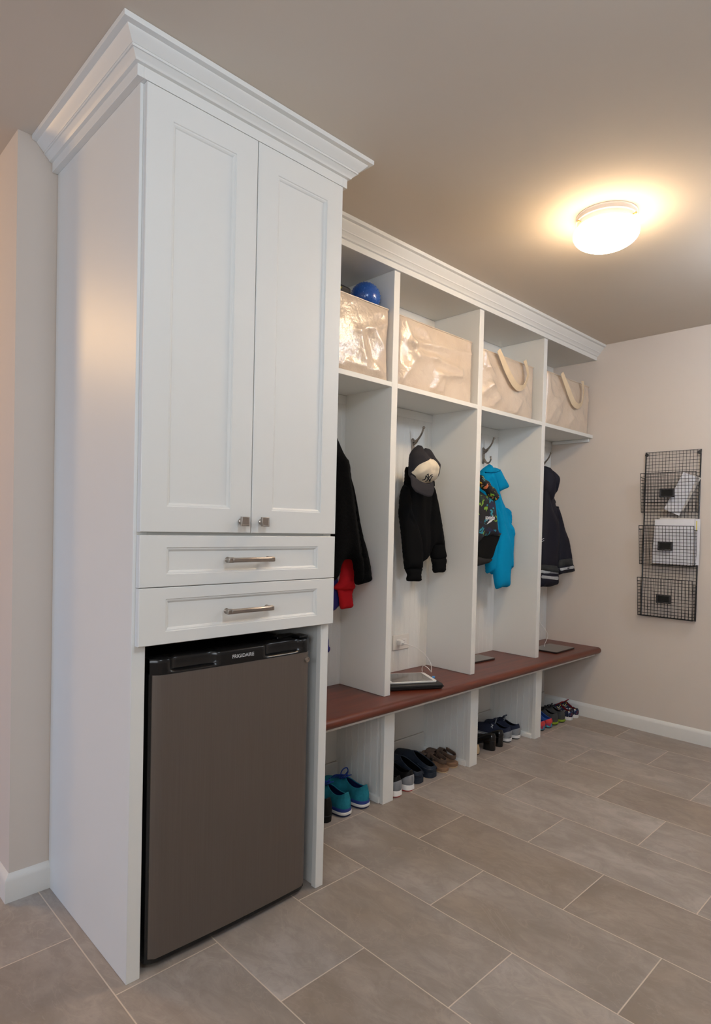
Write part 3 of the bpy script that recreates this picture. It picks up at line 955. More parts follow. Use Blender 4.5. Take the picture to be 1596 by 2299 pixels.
def door_slab(x0, x1, z0, z1, front, back, n=36):
    rows = []
    xs_ = [x0 + (x1 - x0) * i / n for i in range(n + 1)]
    rows.append([(x, back, z0) for x in xs_])
    rows.append([(x, bow(x, front), z0) for x in xs_])
    rows.append([(x, bow(x, front), z1) for x in xs_])
    rows.append([(x, back, z1) for x in xs_])
    rows.append(rows[0])
    bb = MB().sweep(rows)
    bb.add([(x0, back, z0), (x0, bow(x0, front), z0), (x0, bow(x0, front), z1), (x0, back, z1)], [(0, 1, 2, 3)])
    bb.add([(x1, back, z0), (x1, bow(x1, front), z0), (x1, bow(x1, front), z1), (x1, back, z1)], [(3, 2, 1, 0)])
    return bb


door = door_slab(0.060, 0.6205, 0.014, 0.812, 0.0035, 0.058).build('door', 'black_plastic', fr, bevel=0.004)
door_slab(0.0665, 0.6165, 0.030, 0.8090, 0.0, 0.02).build('steel_front', 'steel', door, bevel=0.0015, label='grey stainless steel door skin')
# top grip: black strip with two finger recesses and a raised centre
b = MB()
n = 72
zz = [0.8092, 0.8105, 0.8150, 0.8200, 0.8290, 0.8400, 0.8480, 0.8525]
rows = []
for zi, z in enumerate(zz):
    row = []
    for i in range(n + 1):
        x = 0.0600 + (0.6205 - 0.0600) * i / n
        y = bow(x, -0.001)
        rec = 0.0
        for c, hw in ((0.185, 0.075), (0.500, 0.075)):
            q = max(0.0, 1 - (abs(x - c) / hw) ** 6)
            rec = max(rec, q)
        cut = {0: 0, 1: 0, 2: 0.15, 3: 0.9, 4: 1, 5: 1, 6: 1, 7: 1}[zi]
        y += 0.020 * rec * cut
        if zi == 7:
            y += 0.004
        row.append((x, y, z))
    rows.append(row)
rows.append([(p[0], 0.058, 0.8525) for p in rows[-1]])
rows.append([(p[0], 0.058, 0.8092) for p in rows[-1]])
b.sweep(rows)
b.build('grip_strip', 'black_plastic', door, angle=50)
text_mesh('FRIGIDAIRE', 0.0150, lambda u, v, w: (0.3455 + u, bow(0.345) - 0.0014 - w, 0.8265 + v), 'lettering', 'logo_grey', door, depth=0.0003, bold=0.0002, stretch=1.02)
b = MB()
b.lathe((0.600, bow(0.60), 0.7835), [(0.0095, 0.002), (0.0095, -.003), (0.0085, -.005), (0.0055, -.005), (0.0050, -.0035), (0.0, -.0035)], 28, 'y')
b.build('lock', 'nickel', door, label='round chrome key lock')
b = MB()
b.box(0.575, 0.612, 0.010, 0.055, 0.8535, 0.862).box(0.520, 0.606, 0.058, 0.10, 0.842, 0.858)
b.build('hinge', 'black_plastic', fr, bevel=0.003)

# ------------------------------------------------------------------ lockers: uprights, shelves, beaded back, crown
YD, YB = 0.299, 0.5918
XC = (1.3223, 1.9725, 2.6260)
HD = 0.0190
lock = thing('locker_unit', 'white open locker unit with four coat bays under a crown moulding', 'lockers', (1.98, 0.45, 0.4717))
for x in XC:
    MB().box(x - HD, x + HD, YD, YB, 0.4722, 2.349).build('upright', 'white_paint', lock, bevel=0.0012)
EDG = [W + .0005] + [v for x in XC for v in (x - HD, x + HD)] + [XR - .0005]
for i in range(4):
    MB().box(EDG[2 * i], EDG[2 * i + 1], YD, YB, 1.8400, 1.8615).build('shelf', 'white_paint', lock, bevel=0.0012)
MB().box(W + .0005, XR - .0005, YD, YB, 2.349, 2.366).build('top_board', 'white_paint', lock, bevel=0.001)


def beaded(x0, x1, y, z0, z1, back, pitch=0.0405, axis='x', g=.0025):
    """boarding with a double groove at each joint"""
    prof = [(x0, 0.0)]
    x = x0 + pitch * 0.6
    while x < x1 - 0.012:
        prof += [(x - .0045, 0), (x - .0035, g), (x - .0025, 0.0), (x + .0005, -.0006), (x + .0030, 0.0), (x + .0040, g), (x + .0050, 0)]
        x += pitch
    prof.append((x1, 0.0))
    bb = MB()
    if axis == 'x':
        rows = [[(p, y + d, z) for p, d in prof] for z in (z0, z1)]
        bb.sweep(rows)
        bb.add([(x0, y, z0), (x1, y, z0), (x1, back, z0), (x0, back, z0), (x0, y, z1), (x1, y, z1), (x1, back, z1), (x0, back, z1)], [(3, 2, 6, 7), (0, 3, 7, 4), (1, 5, 6, 2), (4, 7, 6, 5), (0, 1, 2, 3)])
    else:
        rows = [[(y + d, p, z) for p, d in prof] for z in (z0, z1)]
        bb.sweep(rows)
        bb.add([(y, x0, z0), (y, x1, z0), (back, x1, z0), (back, x0, z0), (y, x0, z1), (y, x1, z1), (back, x1, z1), (back, x0, z1)], [(3, 2, 6, 7), (0, 3, 7, 4), (1, 5, 6, 2), (4, 7, 6, 5), (0, 1, 2, 3)])
    return bb


for i in range(4):
    e0 = EDG[2 * i] - (.006 if i else 0)
    e1 = EDG[2 * i + 1] + (.006 if i < 3 else 0)
    beaded(e0, e1, YB, 0.4722, 1.8395, D - .0005, g=.0007).build('back_panel', 'white_paint', lock, smooth=False)
    MB().box(e0, e1, YB + .0005, D - .0005, 1.862, 2.349).build('back_panel', 'white_paint', lock, smooth=False)
    MB().box(EDG[2 * i], EDG[2 * i + 1], YB - .004, YB, 1.796, 1.8395).build('cleat', 'white_paint', lock, bevel=0.002)
MB().box(XR - .017, XR - .0005, 0.318, YB - .013, 1.8175, 1.8395).build('cleat', 'white_paint', lock, bevel=0.004)
FY = 0.2862
MB().box(W + .0005, XR - .0005, FY, YD, 2.3465, 2.3755).build('frieze', 'white_paint', lock, bevel=0.001)
rows = []
for o_, z in PROF:
    q = o_ * 0.93
    zq = 2.3705 + (z - 2.3760) * (2.4395 - 2.3705) / (2.4395 - 2.3760)
    rows.append([(W + .0005, FY - q, zq), (XR - .0005, FY - q, zq)])
rows.append([(W + .0005, YD + .02, 2.4395), (XR - .0005, YD + .02, 2.4395)])
MB().sweep(rows).build('crown_molding', 'white_paint', lock, angle=28)

# ------------------------------------------------------------------ shoe-bench base and its wooden top
base = thing('shoe_bench', 'long bench with reddish wooden seat over four white shoe cubbies, along the lockers', 'bench', (1.98, 0.43, 0))
PW = 0.0336
YP = 0.2797
for x in XC:
    p = MB().box(x - PW, x + PW, YP, YP + .022, 0, 0.4315).build('partition', 'white_paint', base, bevel=0.0012)
    beaded(YP + .022, YB - .0005, x - PW + .006, 0.0, 0.4315, x + PW - .006, axis='y').build('beaded_side', 'white_paint', p, smooth=False)
    b = MB()
    SH = [(0, 0), (0.012, 0), (0.012, 0.016), (0.009, 0.024), (0.002, 0.028), (0, 0.028)]
    b.extrude(SH, lambda q: (x - PW + .006 - q[0], YP + .022, q[1]), lambda q: (x - PW + .006 - q[0], YB - .014, q[1]))
    b.build('shoe_molding', 'white_paint', p, angle=30)
for i in range(4):
    a0 = (W + .0005, XC[0] + .001, XC[1] + .001, XC[2] + .001)[i]
    a1 = (XC[0] - .001, XC[1] - .001, XC[2] - .001, XR - .0005)[i]
    MB().box(a0, a1, YB, D - .0005, 0.105, 0.4315).build('back_panel', 'white_paint', base, smooth=False)
MB().box(W + .0005, XR - .0005, 0.236, 0.2795, 0.4130, 0.4315).build('apron', 'white_paint', base, bevel=0.003)

b = MB()
nose = []
for i in range(13):
    a = math.pi * i / 12
    nose.append((0.2175 - 0.0195 * math.sin(a), 0.452 + 0.0195 * math.cos(a)))
prof = [(YB - .0003, 0.4717), (0.235, 0.4717), (0.2235, 0.4717)] + nose + [(0.2235, 0.4320), (YB - .0003, 0.4320)]
b.extrude(prof, lambda p: (W + .0008, p[0], p[1]), lambda p: (XR - .0008, p[0], p[1]))
b.build('seat', 'wood', base, angle=30, label='reddish brown wooden seat with rounded front edge')

# ------------------------------------------------------------------ ceiling lamp
LX, LY = 1.647, -0.480
lamp = thing('ceiling_lamp', 'white mushroom ceiling lamp, lit, with opal glass shade', 'lamp', (LX, LY, H))
b = MB()
b.lathe((LX, LY, 0), [(0.02, 2.4395), (0.1105, 2.4395), (0.1110, 2.4365), (0.1085, 2.4330), (0.1085, 2.4215), (0.1100, 2.4195), (0.1060, 2.4170), (0.1040, 2.3985), (0.1010, 2.3960), (0.02, 2.3960)], 64)
b.build('canopy', 'lamp_metal', lamp, angle=30)
b = MB()
A_, B_ = 0.1195, 0.0577
pr = []
for i in range(25):
    f = R(36) - (R(36) + R(89.5)) * i / 24
    pr.append((A_ * math.cos(f), 2.3703 + B_ * math.sin(f)))
b.lathe((LX, LY, 0), [(0.09, 2.4055)] + pr, 64)
b.build('shade', 'lamp_glass', lamp, angle=60)
for k in range(3):
    a = R(25 + 120 * k)
    u = Vector((math.cos(a), math.sin(a), 0))
    c = Vector((LX, LY, 2.4075))
    MB().tube([c + u * 0.098, c + u * 0.113, c + u * 0.1135, c + u * 0.118], [0.0022, 0.0022, 0.0042, 0.0036], 10).build('screw', 'brass', lamp)

# ------------------------------------------------------------------ coat hooks
def hook(x, z=1.648):
    h = thing('coat_hook', 'x', 'hook', (x, YB, z), 0, 'pewter coat hooks on the beaded back boards')
    b = MB()
    poly = [(-.011, -.045), (-.006, -.05), (.006, -.05), (.011, -.045), (.009, -.02), (.012, .0), (.010, .025), (.013, .04), (.007, .047), (0, .05), (-.007, .047), (-.013, .04), (-.010, .025), (-.012, 0), (-.009, -.02)]
    b.extrude(poly, lambda p: (p[0], 0.0, p[1]), lambda p: (p[0] * .85, -.006, p[1] * .95))
    b.build('back_plate', 'iron', h, local=True, bevel=0.001)
    b = MB()
    pts = catmull([(0, -.004, .034), (0, -.016, .030), (0, -.030, .036), (0, -.046, .050), (0, -.060, .068), (0, -.068, .086), (0, -.072, .096)], 4, False)
    b.tube(pts, [.0085 - .0038 * min(1, i / 14) for i in range(len(pts))], 10)
    b.tube([(0, -.004, .016), (0, -.018, .020), (0, -.034, .034)], [.007, .006, .0045], 10)
    b.lathe((0, -.0735, .098), [(.001, -.0075), (.0055, -.0055), (.0078, 0), (.0055, .0055), (.001, .0075)], 16)
    b.build('upper_arm', 'iron', h, local=True, angle=60)
    b = MB()
    pts = catmull([(0, -.004, -.018), (0, -.020, -.040), (0, -.036, -.047), (0, -.050, -.038), (0, -.056, -.022), (0, -.054, -.014)], 4, False)
    b.tube(pts, [.0075 - .0030 * min(1, i / 12) for i in range(len(pts))], 10)
    b.lathe((0, -.0535, -.012), [(.001, -.006), (.0048, -.0045), (.0065, 0), (.0048, .0045), (.001, .006)], 16)
    b.build('lower_arm', 'iron', h, local=True, angle=60)
    return h


hk = hook(1.795)
hk['label'] = 'pewter coat hook above the black sweatshirt and the two-tone cap'
h2 = copy_tree(hk)
h2.location = (2.447, YB, 1.668)
h2['label'] = 'pewter double coat hook holding the turquoise fleece'
h3 = copy_tree(hk)
h3.location = (3.128, YB, 1.648)
h3['label'] = 'pewter coat hook above the navy raincoat, mostly hidden by an upright'

# ------------------------------------------------------------------ outlet, charger, cords
ot = thing('wall_outlet', 'white wall outlet plate with a charger plugged in, in the second bay', 'outlet', (1.7365, YB, 0.6235))
MB().box(1.6735, 1.7995, YB - .006, YB, 0.5840, 0.6640).build('cover_plate', 'outlet_plate', ot, bevel=0.004)
for xo in (1.7135, 1.7600):
    rc = MB().box(xo - .0165, xo + .0165, YB - .0085, YB - .005, 0.6075, 0.6405).build('receptacle', 'white_plastic', ot, bevel=0.003)
    b = MB()
    b.box(xo - .009, xo - .0015, YB - .0090, YB - .008, 0.630, 0.632).box(xo - .009, xo - .0015, YB - .0090, YB - .008, 0.617, 0.619)
    b.build('slot', 'slot_dark', rc)
ch = thing('phone_charger', 'small white plug charger sticking out of the wall outlet', 'charger', (1.713, YB - .02, 0.624))
MB().box(1.700, 1.726, YB - .036, YB - .0092, 0.6110, 0.6375).build('charger_body', 'white_plastic', ch, bevel=0.004)
MB().box(1.7065, 1.7195, YB - .052, YB - .0362, 0.6205, 0.6275).build('cord_plug', 'white_plastic', ch, bevel=0.002)


def cord(pts, r, name, label):
    b = MB()
    b.tube(catmull(pts, 6, False), r, 8)
    o = b.build(name, 'white_plastic', None, angle=80)
    return tag(o, label, 'cord')


cord([(1.713, YB - .054, .624), (1.730, .520, .617), (1.765, .500, .600), (1.800, .475, .566), (1.806, .445, .532), (1.780, .415, .508), (1.740, .385, .502), (1.705, .360, .515),
      (1.690, .372, .536), (1.690, .395, .540), (1.700, .412, .522), (1.703, .412, .5045)], 0.0017, 'charging_cord', 'thin white charging cord looping from the wall charger to the white tablet')


# ------------------------------------------------------------------ tablets
def tablet(name, label, c, ang, L, Wd, z0, th, body, bezel, screen=True, edge=None):
    t = thing(name, label, 'tablet', (c[0], c[1], z0), ang)
    b = MB()
    rr = 0.012

    def rrect(l, w, r_):
        out = []
        for cx, cy, a0 in ((l - r_, w - r_, 0), (-l + r_, w - r_, 90), (-l + r_, -w + r_, 180), (l - r_, -w + r_, 270)):
            for k in range(6):
                a = R(a0 + 18 * k)
                out.append((cx + r_ * math.cos(a), cy + r_ * math.sin(a)))
        return out
    P_ = rrect(L / 2, Wd / 2, rr)
    b.extrude(P_, lambda p: (p[0] * .99, p[1] * .99, 0.0), lambda p: (p[0], p[1], th))
    bo = b.build('tablet_body', body, t, local=True, bevel=0.001)
    if screen:
        b = MB()
        b.box(-L / 2 + bezel[0], L / 2 - bezel[0], -Wd / 2 + bezel[1], Wd / 2 - bezel[1], th + .0001, th + .0006)
        b.build('screen', 'screen', t, local=True)
        b = MB()
        b.lathe((L / 2 - bezel[0] / 2, 0, th), [(0.0055, 0.0001), (0.0055, 0.0005), (0.0048, 0.0005)], 20)
        b.build('home_button', 'outlet_plate', t, local=True)
    else:
        b = MB()
        b.extrude(rrect(L / 2 - .003, Wd / 2 - .003, rr - .002), lambda p: (p[0], p[1], th + .0001), lambda p: (p[0], p[1], th + .0008))
        b.build('glass_face', edge, t, local=True)
    return t


ANG = math.atan2(0.250 - 0.365, 1.622 - 1.411)
cx_, cy_ = 1.5425, 0.3740
cse = thing('zip_case', 'black zipped case lying under the white tablet', 'case', (cx_ + .006, cy_ - .012, .4720), ANG)
b = MB()
b.box(-.132, .132, -.096, .096, 0.0005, 0.0275)
b.build('case_shell', 'case_black', cse, local=True, bevel=0.009, bsegs=4)
b = MB()
b.tube([(-.1335, -.0965, .014), (.1335, -.0965, .014), (.1335, .0965, .014), (-.1335, .0965, .014)], 0.0022, 8, closed=True)
b.build('zipper', 'matte_black', cse, local=True)
tablet('tablet', 'white framed tablet lying on the black zipped case', (cx_, cy_), ANG, 0.240, 0.170, 0.5005, 0.0075, 'white_plastic', (0.019, 0.008))
e = thing('earbud_pouch', 'small bright blue gadget on the corner of the black case', 'gadget', (1.6585, .3063, .4996), R(35))
MB().box(-.011, .011, -.007, .007, 0.0002, .0085).build('gadget_body', 'earbud_blue', e, local=True, bevel=0.003)
tablet('tablet', 'dark grey tablet lying on the bench below the turquoise fleece', (2.272, .497), R(-4), 0.240, 0.125, .4722, 0.0085, 'tablet_edge', None, False, 'tablet_grey')
tablet('tablet', 'dark grey tablet at the far end of the bench, under the raincoat', (2.955, .372), R(1.5), 0.255, 0.175, .4722, 0.0085, 'tablet_edge', None, False, 'tablet_grey')
cord([(3.10, .580, .640), (3.118, .555, .600), (3.128, .525, .562), (3.100, .488, .538), (3.030, .452, .522), (2.960, .430, .498), (2.935, .420, .4832)], 0.0016, 'charging_cord', 'thin white cord running down to the tablet at the far end')

# ------------------------------------------------------------------ storage bags on the top shelves
def bag(label, x0, x1, z0, z1, y0, y1, creases, pinch=(), seed=1, group='shiny cream storage bags on the top shelves'):
    t = thing('storage_bag', label, 'bag', ((x0 + x1) / 2, (y0 + y1) / 2, z0), 0, group)
    nx, nz_, ny = 64, 44, 24
    cr = [((Vector(a), Vector(c)), amp, wd) for a, c, amp, wd in creases]
    wx, wz = x1 - x0, z1 - z0

    def side_in(w):
        """how far the sides pull in at height w"""
        s = 0.0
        for c, wd, amp in pinch:
            s += amp * math.exp(-((w - c) / wd) ** 2)
        return s

    def front(u, w):
        p = Vector((u, w))
        h = 0.012 * math.sin(math.pi * min(max(u, 0), 1)) ** .6 * math.sin(math.pi * min(max(w, 0), 1)) ** .6
        for (a, c), amp, wd in cr:
            dd = seg_dist(p, a, c) / wd
            h += amp * (0.65 * math.exp(-abs(dd) * 1.6) + 0.35 * math.exp(-dd * dd))
        q = Vector((u * 2.6, w * 1.7, seed * 7.7))
        n_ = noise.noise(q * 1.6)
        h += 0.005 * (1 - abs(noise.noise(q * 1.5)) * 2.6) + 0.003 * n_
        edge = min(u, 1 - u, w, 1 - w)
        return h * min(1.0, max(0.0, edge / 0.05))
    b = MB()
    rows = []
    for j in range(nz_ + 1):
        w = j / nz_
        row = []
        for i in range(nx + 1):
            u = i / nx
            ins = side_in(w)
            x = x0 + ins + (wx - 2 * ins) * u
            x += 0.002 * noise.noise(Vector((u * 9, w * 9, seed)))
            z = z0 + wz * w
            r_ = min(u, 1 - u) * wx
            ro = 0.012
            y = y0 + (ro - math.sqrt(max(0, ro * ro - (ro - min(r_, ro)) ** 2)))
            row.append((x, y - front(u, w) + 0.012, z))
        rows.append(row)
    # closed tube: front, right, back, left
    ring = []
    for j, row in enumerate(rows):
        w = j / nz_
        ins = side_in(w)
        r_side, l_side, back = [], [], []
        for k in range(1, ny):
            s = k / ny
            wob = 0.006 * noise.noise(Vector((s * 5, w * 4, seed + 3))) - 0.006 * math.sin(math.pi * s) * math.sin(math.pi * w) * -1
            yy = row[-1][1] + (y1 - row[-1][1]) * s
            r_side.append((min(x1 - ins + wob * 0.6, x1 + .004), yy, z0 + wz * w))
            l_side.append((max(x0 + ins - wob * 0.6, x0 - .004), row[0][1] + (y1 - row[0][1]) * (1 - s), z0 + wz * w))
        back = [(x1 - ins - (wx - 2 * ins) * i / 12, y1, z0 + wz * w) for i in range(13)]
        ring.append(row + r_side + back + l_side)
    m = len(ring[0])
    vs = [p for r_ in ring for p in r_]
    fs = []
    for j in range(nz_):
        for k in range(m):
            k2 = (k + 1) % m
            fs.append((j * m + k, j * m + k2, (j + 1) * m + k2, (j + 1) * m + k))
    fs.append(tuple(range(m - 1, -1, -1)))
    # sunk top
    cxm, cym = (x0 + x1) / 2, (y0 + y1) / 2
    base_i = len(vs)
    for p in ring[-1]:
        vs.append((cxm + (p[0] - cxm) * .975, cym + (p[1] - cym) * .95, z1 - 0.001))
    for p in ring[-1]:
        vs.append((cxm + (p[0] - cxm) * .965, cym + (p[1] - cym) * .93, z1 - 0.020))
    for a in (nz_ * m, base_i):
        bb_ = base_i if a == nz_ * m else base_i + m
        for k in range(m):
            k2 = (k + 1) % m
            fs.append((a + k, a + k2, bb_ + k2, bb_ + k))
    fs.append(tuple(base_i + m + k for k in range(m)))
    b.add(vs, fs)
    b.build('bag_body', 'bag', t, angle=70)
    # rolled hem along the top
    hem = [Vector(p) + Vector((0, -.0015, -.004)) for p in rows[-1]]
    MB().tube(hem, 0.0032, 8).build('hem', 'bag', t, angle=80)
    return t


ZS = 1.8620
bag('cream shiny bag in the first cubby, with a blue ball on it', .745, 1.292, ZS, 2.178, .302, .575,
    [((.62, .55), (.75, .62), .006, .05), ((.75, .62), (.97, .78), .012, .05), ((.75, .6), (.83, .2), -.012, .07), ((.66, .55), (.72, .2), .010, .05), ((.83, .2), (.93, .06), .010, .05), ((.55, .12), (.85, .10), .008, .05), ((.85, .62), (.98, .35), .008, .05)],
    [(.48, .22, .010)], 2)
bag('cream shiny bag without a handle, in the second cubby', 1.356, 1.925, ZS, 2.176, .306, .578,
    [((.06, .92), (.16, .62), .012, .045), ((.16, .62), (.2, .45), .012, .05), ((.2, .45), (.05, .1), .012, .06), ((.16, .66), (.5, .72), .010, .05), ((.5, .72), (.95, .78), .007, .045),
     ((.2, .5), (.45, .52), .009, .06), ((.45, .52), (.80, .45), .011, .06), ((.80, .38), (.52, .30), .011, .05), ((.52, .30), (.45, .08), .009, .05), ((.58, .28), (.56, .06), .007, .04), ((.93, .95), (.975, .6), .008, .03), ((.3, .6), (.45, .62), -.008, .06)],
    [(.65, .3, .004)], 5)
bg3 = bag('cream shiny bag with a drooping webbing handle, in the third cubby', 2.004, 2.534, ZS, 2.166, .308, .578,
          [((.04, .95), (.12, .7), .010, .05), ((.12, .7), (.2, .62), .008, .04), ((.03, .25), (.16, .42), .012, .07), ((.16, .42), (.26, .3), .010, .06), ((.3, .22), (.2, .05), .009, .06), ((.72, .28), (.62, .04), .008, .05), ((.80, .62), (.9, .45), .007, .05)],
          [(.5, .3, .003)], 8)
bg4 = bag('cream shiny bag with a drooping handle, in the cubby by the side wall', 2.672, 3.240, ZS, 2.178, .308, .578,
          [((.03, .93), (.08, .6), .010, .05), ((.10, .55), (.22, .50), .012, .08), ((.08, .1), (.18, .35), .011, .06), ((.30, .3), (.22, .08), .008, .05), ((.95, .9), (.97, .5), .007, .04), ((.5, .1), (.6, .25), .006, .06)],
          [(.55, .3, .004)], 11)


def handle(pts, t, y=0.2905):
    b = MB()
    P_ = catmull([(p[0], y, p[1]) for p in pts], 5, False)
    rows = []
    N = len(P_)
    for i, p in enumerate(P_):
        a, c = P_[max(i - 1, 0)], P_[min(i + 1, N - 1)]
        tn = (c - a).normalized()
        sd = Vector((tn.z, 0, -tn.x))
        s_ = math.sin(math.pi * i / (N - 1))
        tw = R(25) * s_
        wv = sd * math.cos(tw) + Vector((0, 1, 0)) * math.sin(tw)
        yo = Vector((0, -.010 * s_, 0))
        q = 0.0165
        nn = wv.cross(tn).normalized() * 0.0011
        rows.append([p + yo - wv * q - nn, p + yo + wv * q - nn, p + yo + wv * q + nn, p + yo - wv * q + nn, p + yo - wv * q - nn])
    b.sweep(rows)
    return b.build('handle', 'strap', t, angle=50, label='drooping cream webbing handle')


handle([(2.118, 2.172), (2.140, 2.145), (2.170, 2.105), (2.229, 2.046), (2.279, 2.013), (2.323, 2.006), (2.367, 2.024), (2.399, 2.071), (2.408, 2.105), (2.395, 2.145), (2.381, 2.170)], bg3)
handle([(2.811, 2.182), (2.838, 2.145), (2.870, 2.105), (2.910, 2.059), (2.956, 2.020), (3.013, 2.011), (3.063, 2.036), (3.085, 2.100), (3.085, 2.148), (3.080, 2.182)], bg4)

# knobbly ball on the first bag
BC = Vector((1.2280, 0.4020, 2.2310))
b = MB()
n_, rB = 40, 0.0665
rows = []
for i in range(n_ + 1):
    f = -math.pi / 2 + math.pi * i / n_
    rows.append([BC + rB * Vector((math.cos(f) * math.cos(2 * math.pi * k / n_), math.cos(f) * math.sin(2 * math.pi * k / n_), math.sin(f))) for k in range(n_ + 1)])
b.sweep(rows)
for i in range(260):
    zf = 1 - 2 * (i + .5) / 260
    a = i * 2.399963
    rr = math.sqrt(1 - zf * zf)
    nn = Vector((rr * math.cos(a), rr * math.sin(a), zf))
    u = nn.orthogonal().normalized()
    w = nn.cross(u)
    c = BC + nn * (rB - .0006)
    ring1 = [c + 0.0028 * (math.cos(t * math.pi / 3) * u + math.sin(t * math.pi / 3) * w) for t in range(6)]
    ring2 = [c + nn * .0022 + 0.0016 * (math.cos(t * math.pi / 3) * u + math.sin(t * math.pi / 3) * w) for t in range(6)]
    b.add(ring1 + ring2 + [c + nn * .0028], [(t, (t + 1) % 6, 6 + (t + 1) % 6, 6 + t) for t in range(6)] + [(6 + t, 6 + (t + 1) % 6, 12) for t in range(6)])
tag(b.build('massage_ball', 'rubber_ball', None, angle=60), 'blue knobbly rubber ball on the first cream bag', 'ball')
pc = thing('pouch', 'black pouch with yellow edge on the first cream bag, left of the blue ball', 'pouch', (1.105, .43, 2.160), R(6))
MB().box(-.055, .042, -.025, .03, 0.0005, .094).build('pouch_body', 'case_black', pc, local=True, bevel=0.008)
MB().box(-.050, -.026, -.0275, -.0245, .072, .080).build('trim', 'yellow', pc, local=True, bevel=0.001, label='yellow edge strip')


# ------------------------------------------------------------------ coats and clothes
def O_(key):
    pl, pts = OUTLINE[key]
    return pts, PLANE[pl]


def cu(key, name, m, parent, **k):
    pts, pl = O_(key)
    return cushion(pts, pl, name, m, parent, **k)


from mathutils.bvhtree import BVHTree


def tree_of(ob):
    return (ob, BVHTree.FromPolygons([v.co.copy() for v in ob.data.vertices], [tuple(p.vertices) for p in ob.data.polygons]))


# first bay
h1 = copy_tree(hk)
h1.location = (1.06, YB, 1.648)
h1['label'] = 'pewter coat hook behind the black fleece jacket'
t = thing('fleece_jacket', 'black shaggy fleece jacket hanging in the first bay', 'jacket', (1.10, .43, 1.65))
cu('coat_body', 'jacket_body', 'fleece', t, front=.055, back=.05, rad=.07, nz=.012, nscale=10, folds=[((.16, 1.5), (.23, 1.12), .015, .02), ((.10, 1.5), (.12, 1.0), -.014, .02), ((.19, 1.45), (.26, 1.1), -.012, .015)], seed=1)
cu('coat_sleeve', 'sleeve', 'fleece', t, front=.045, back=.03, rad=.05, nz=.010, nscale=12, shift=-.02, folds=[((.22, 1.4), (.30, 1.05), .008, .02)], seed=2)
t = thing('sweatshirt', 'red sweatshirt showing below the black fleece jacket', 'sweatshirt', (1.22, .49, 1.0))
cu('red_body', 'sweatshirt_body', 'red_cloth', t, front=.025, back=.02, rad=.03, nz=.004, folds=[((.24, 1.09), (.245, .99), .008, .008), ((.19, .955), (.245, .985), .010, .008), ((.27, 1.08), (.275, .99), .006, .008)], seed=3)
cu('red_sleeve', 'cuff', 'red_cloth', t, front=.022, back=.018, rad=.025, nz=.003, folds=[((.235, .93), (.245, .86), .006, .008)], seed=4)
t = thing('blue_shirt', 'dark blue garment peeping out beside the red sweatshirt', 'shirt', (1.10, .52, 1.0))
cu('blue_shirt', 'shirt_body', 'navy_cloth', t, front=.014, back=.014, rad=.03, nz=.004, seed=5)
cu('blue_tail', 'shirt_tail', 'navy_cloth', t, front=.014, back=.014, rad=.03, nz=.004, seed=6)

# second bay
t = thing('sweatshirt', 'black long-sleeved sweatshirt hanging under the two-tone cap', 'sweatshirt', (1.78, .48, 1.6))
cu('hood_hood', 'hood', 'black_knit', t, front=.035, back=.03, rad=.06, nz=.006, seed=7)
cu('hood_body', 'sweatshirt_body', 'black_knit', t, front=.038, back=.03, rad=.06, nz=.006, seed=8,
   folds=[((.20, 1.43), (.205, 1.10), -.016, .010), ((.245, 1.45), (.27, 1.14), .008, .02), ((.12, 1.40), (.15, 1.10), .008, .02)])
sl = cu('hood_lsleeve', 'sleeve', 'black_knit', t, front=.034, back=.02, rad=.045, nz=.005, shift=.022, seed=9, folds=[((.04, 1.36), (.075, 1.30), .012, .012), ((.03, 1.28), (.07, 1.24), -.010, .010)])
cu('hood_lcuff', 'cuff', 'black_knit', sl, front=.022, back=.016, rad=.03, nz=.002, shift=.018, seed=10)
sl = cu('hood_rsleeve', 'sleeve', 'black_knit', t, front=.028, back=.02, rad=.04, nz=.004, shift=-.006, seed=11, folds=[((.30, 1.42), (.335, 1.15), .006, .015)])
cu('hood_rcuff', 'cuff', 'black_knit', sl, front=.020, back=.016, rad=.028, nz=.002, shift=-.004, seed=12)

t = thing('baseball_cap', 'charcoal cap with cream front and black interlocked letters, hanging on the hook', 'cap', (1.68, .40, 1.55))
PCAP = PLANE['cap']


def crown_drop(p, g):
    return 0.0


cc = cu('cap_crown', 'cap_crown', 'cap_grey', t, front=.072, back=.03, rad=.095, nz=.003, nscale=20, seed=13, step=.006,
        folds=[((.10, 1.575), (.16, 1.53), -.010, .010), ((.03, 1.53), (.035, 1.49), .006, .012)])
fp = cu('cap_front', 'front_panel', 'cap_cream', t, front=.004, back=.001, rad=.012, nz=.004, nscale=34, over=[tree_of(cc)], lift=.0042, seed=14, step=.006, smooth_pts=4,
        folds=[((.12, 1.535), (.14, 1.50), .003, .010), ((.10, 1.505), (.16, 1.50), -.003, .008)], label='cream front panel')
# stiff curved peak below the front panel
pts, pl = O_('cap_visor')
VC = (min(p[0] for p in pts) + max(p[0] for p in pts)) / 2
vis = cu('cap_visor', 'visor', 'cap_grey', t, front=.004, back=.004, rad=.004, nz=.0, shift=.040, seed=15, step=.006, smooth_pts=5,
         drop=lambda p, g: 0.026 * max(0.0, min(1.0, (1.49 - p.y) / 0.08)) - 1.9 * (p.x - VC) ** 2)
(xa, ya), (xb, yb) = pl
# raised monogram stitched on the cream panel
d2 = Vector((xb - xa, yb - ya)).normalized()
nrm = Vector((d2.y, -d2.x, 0))


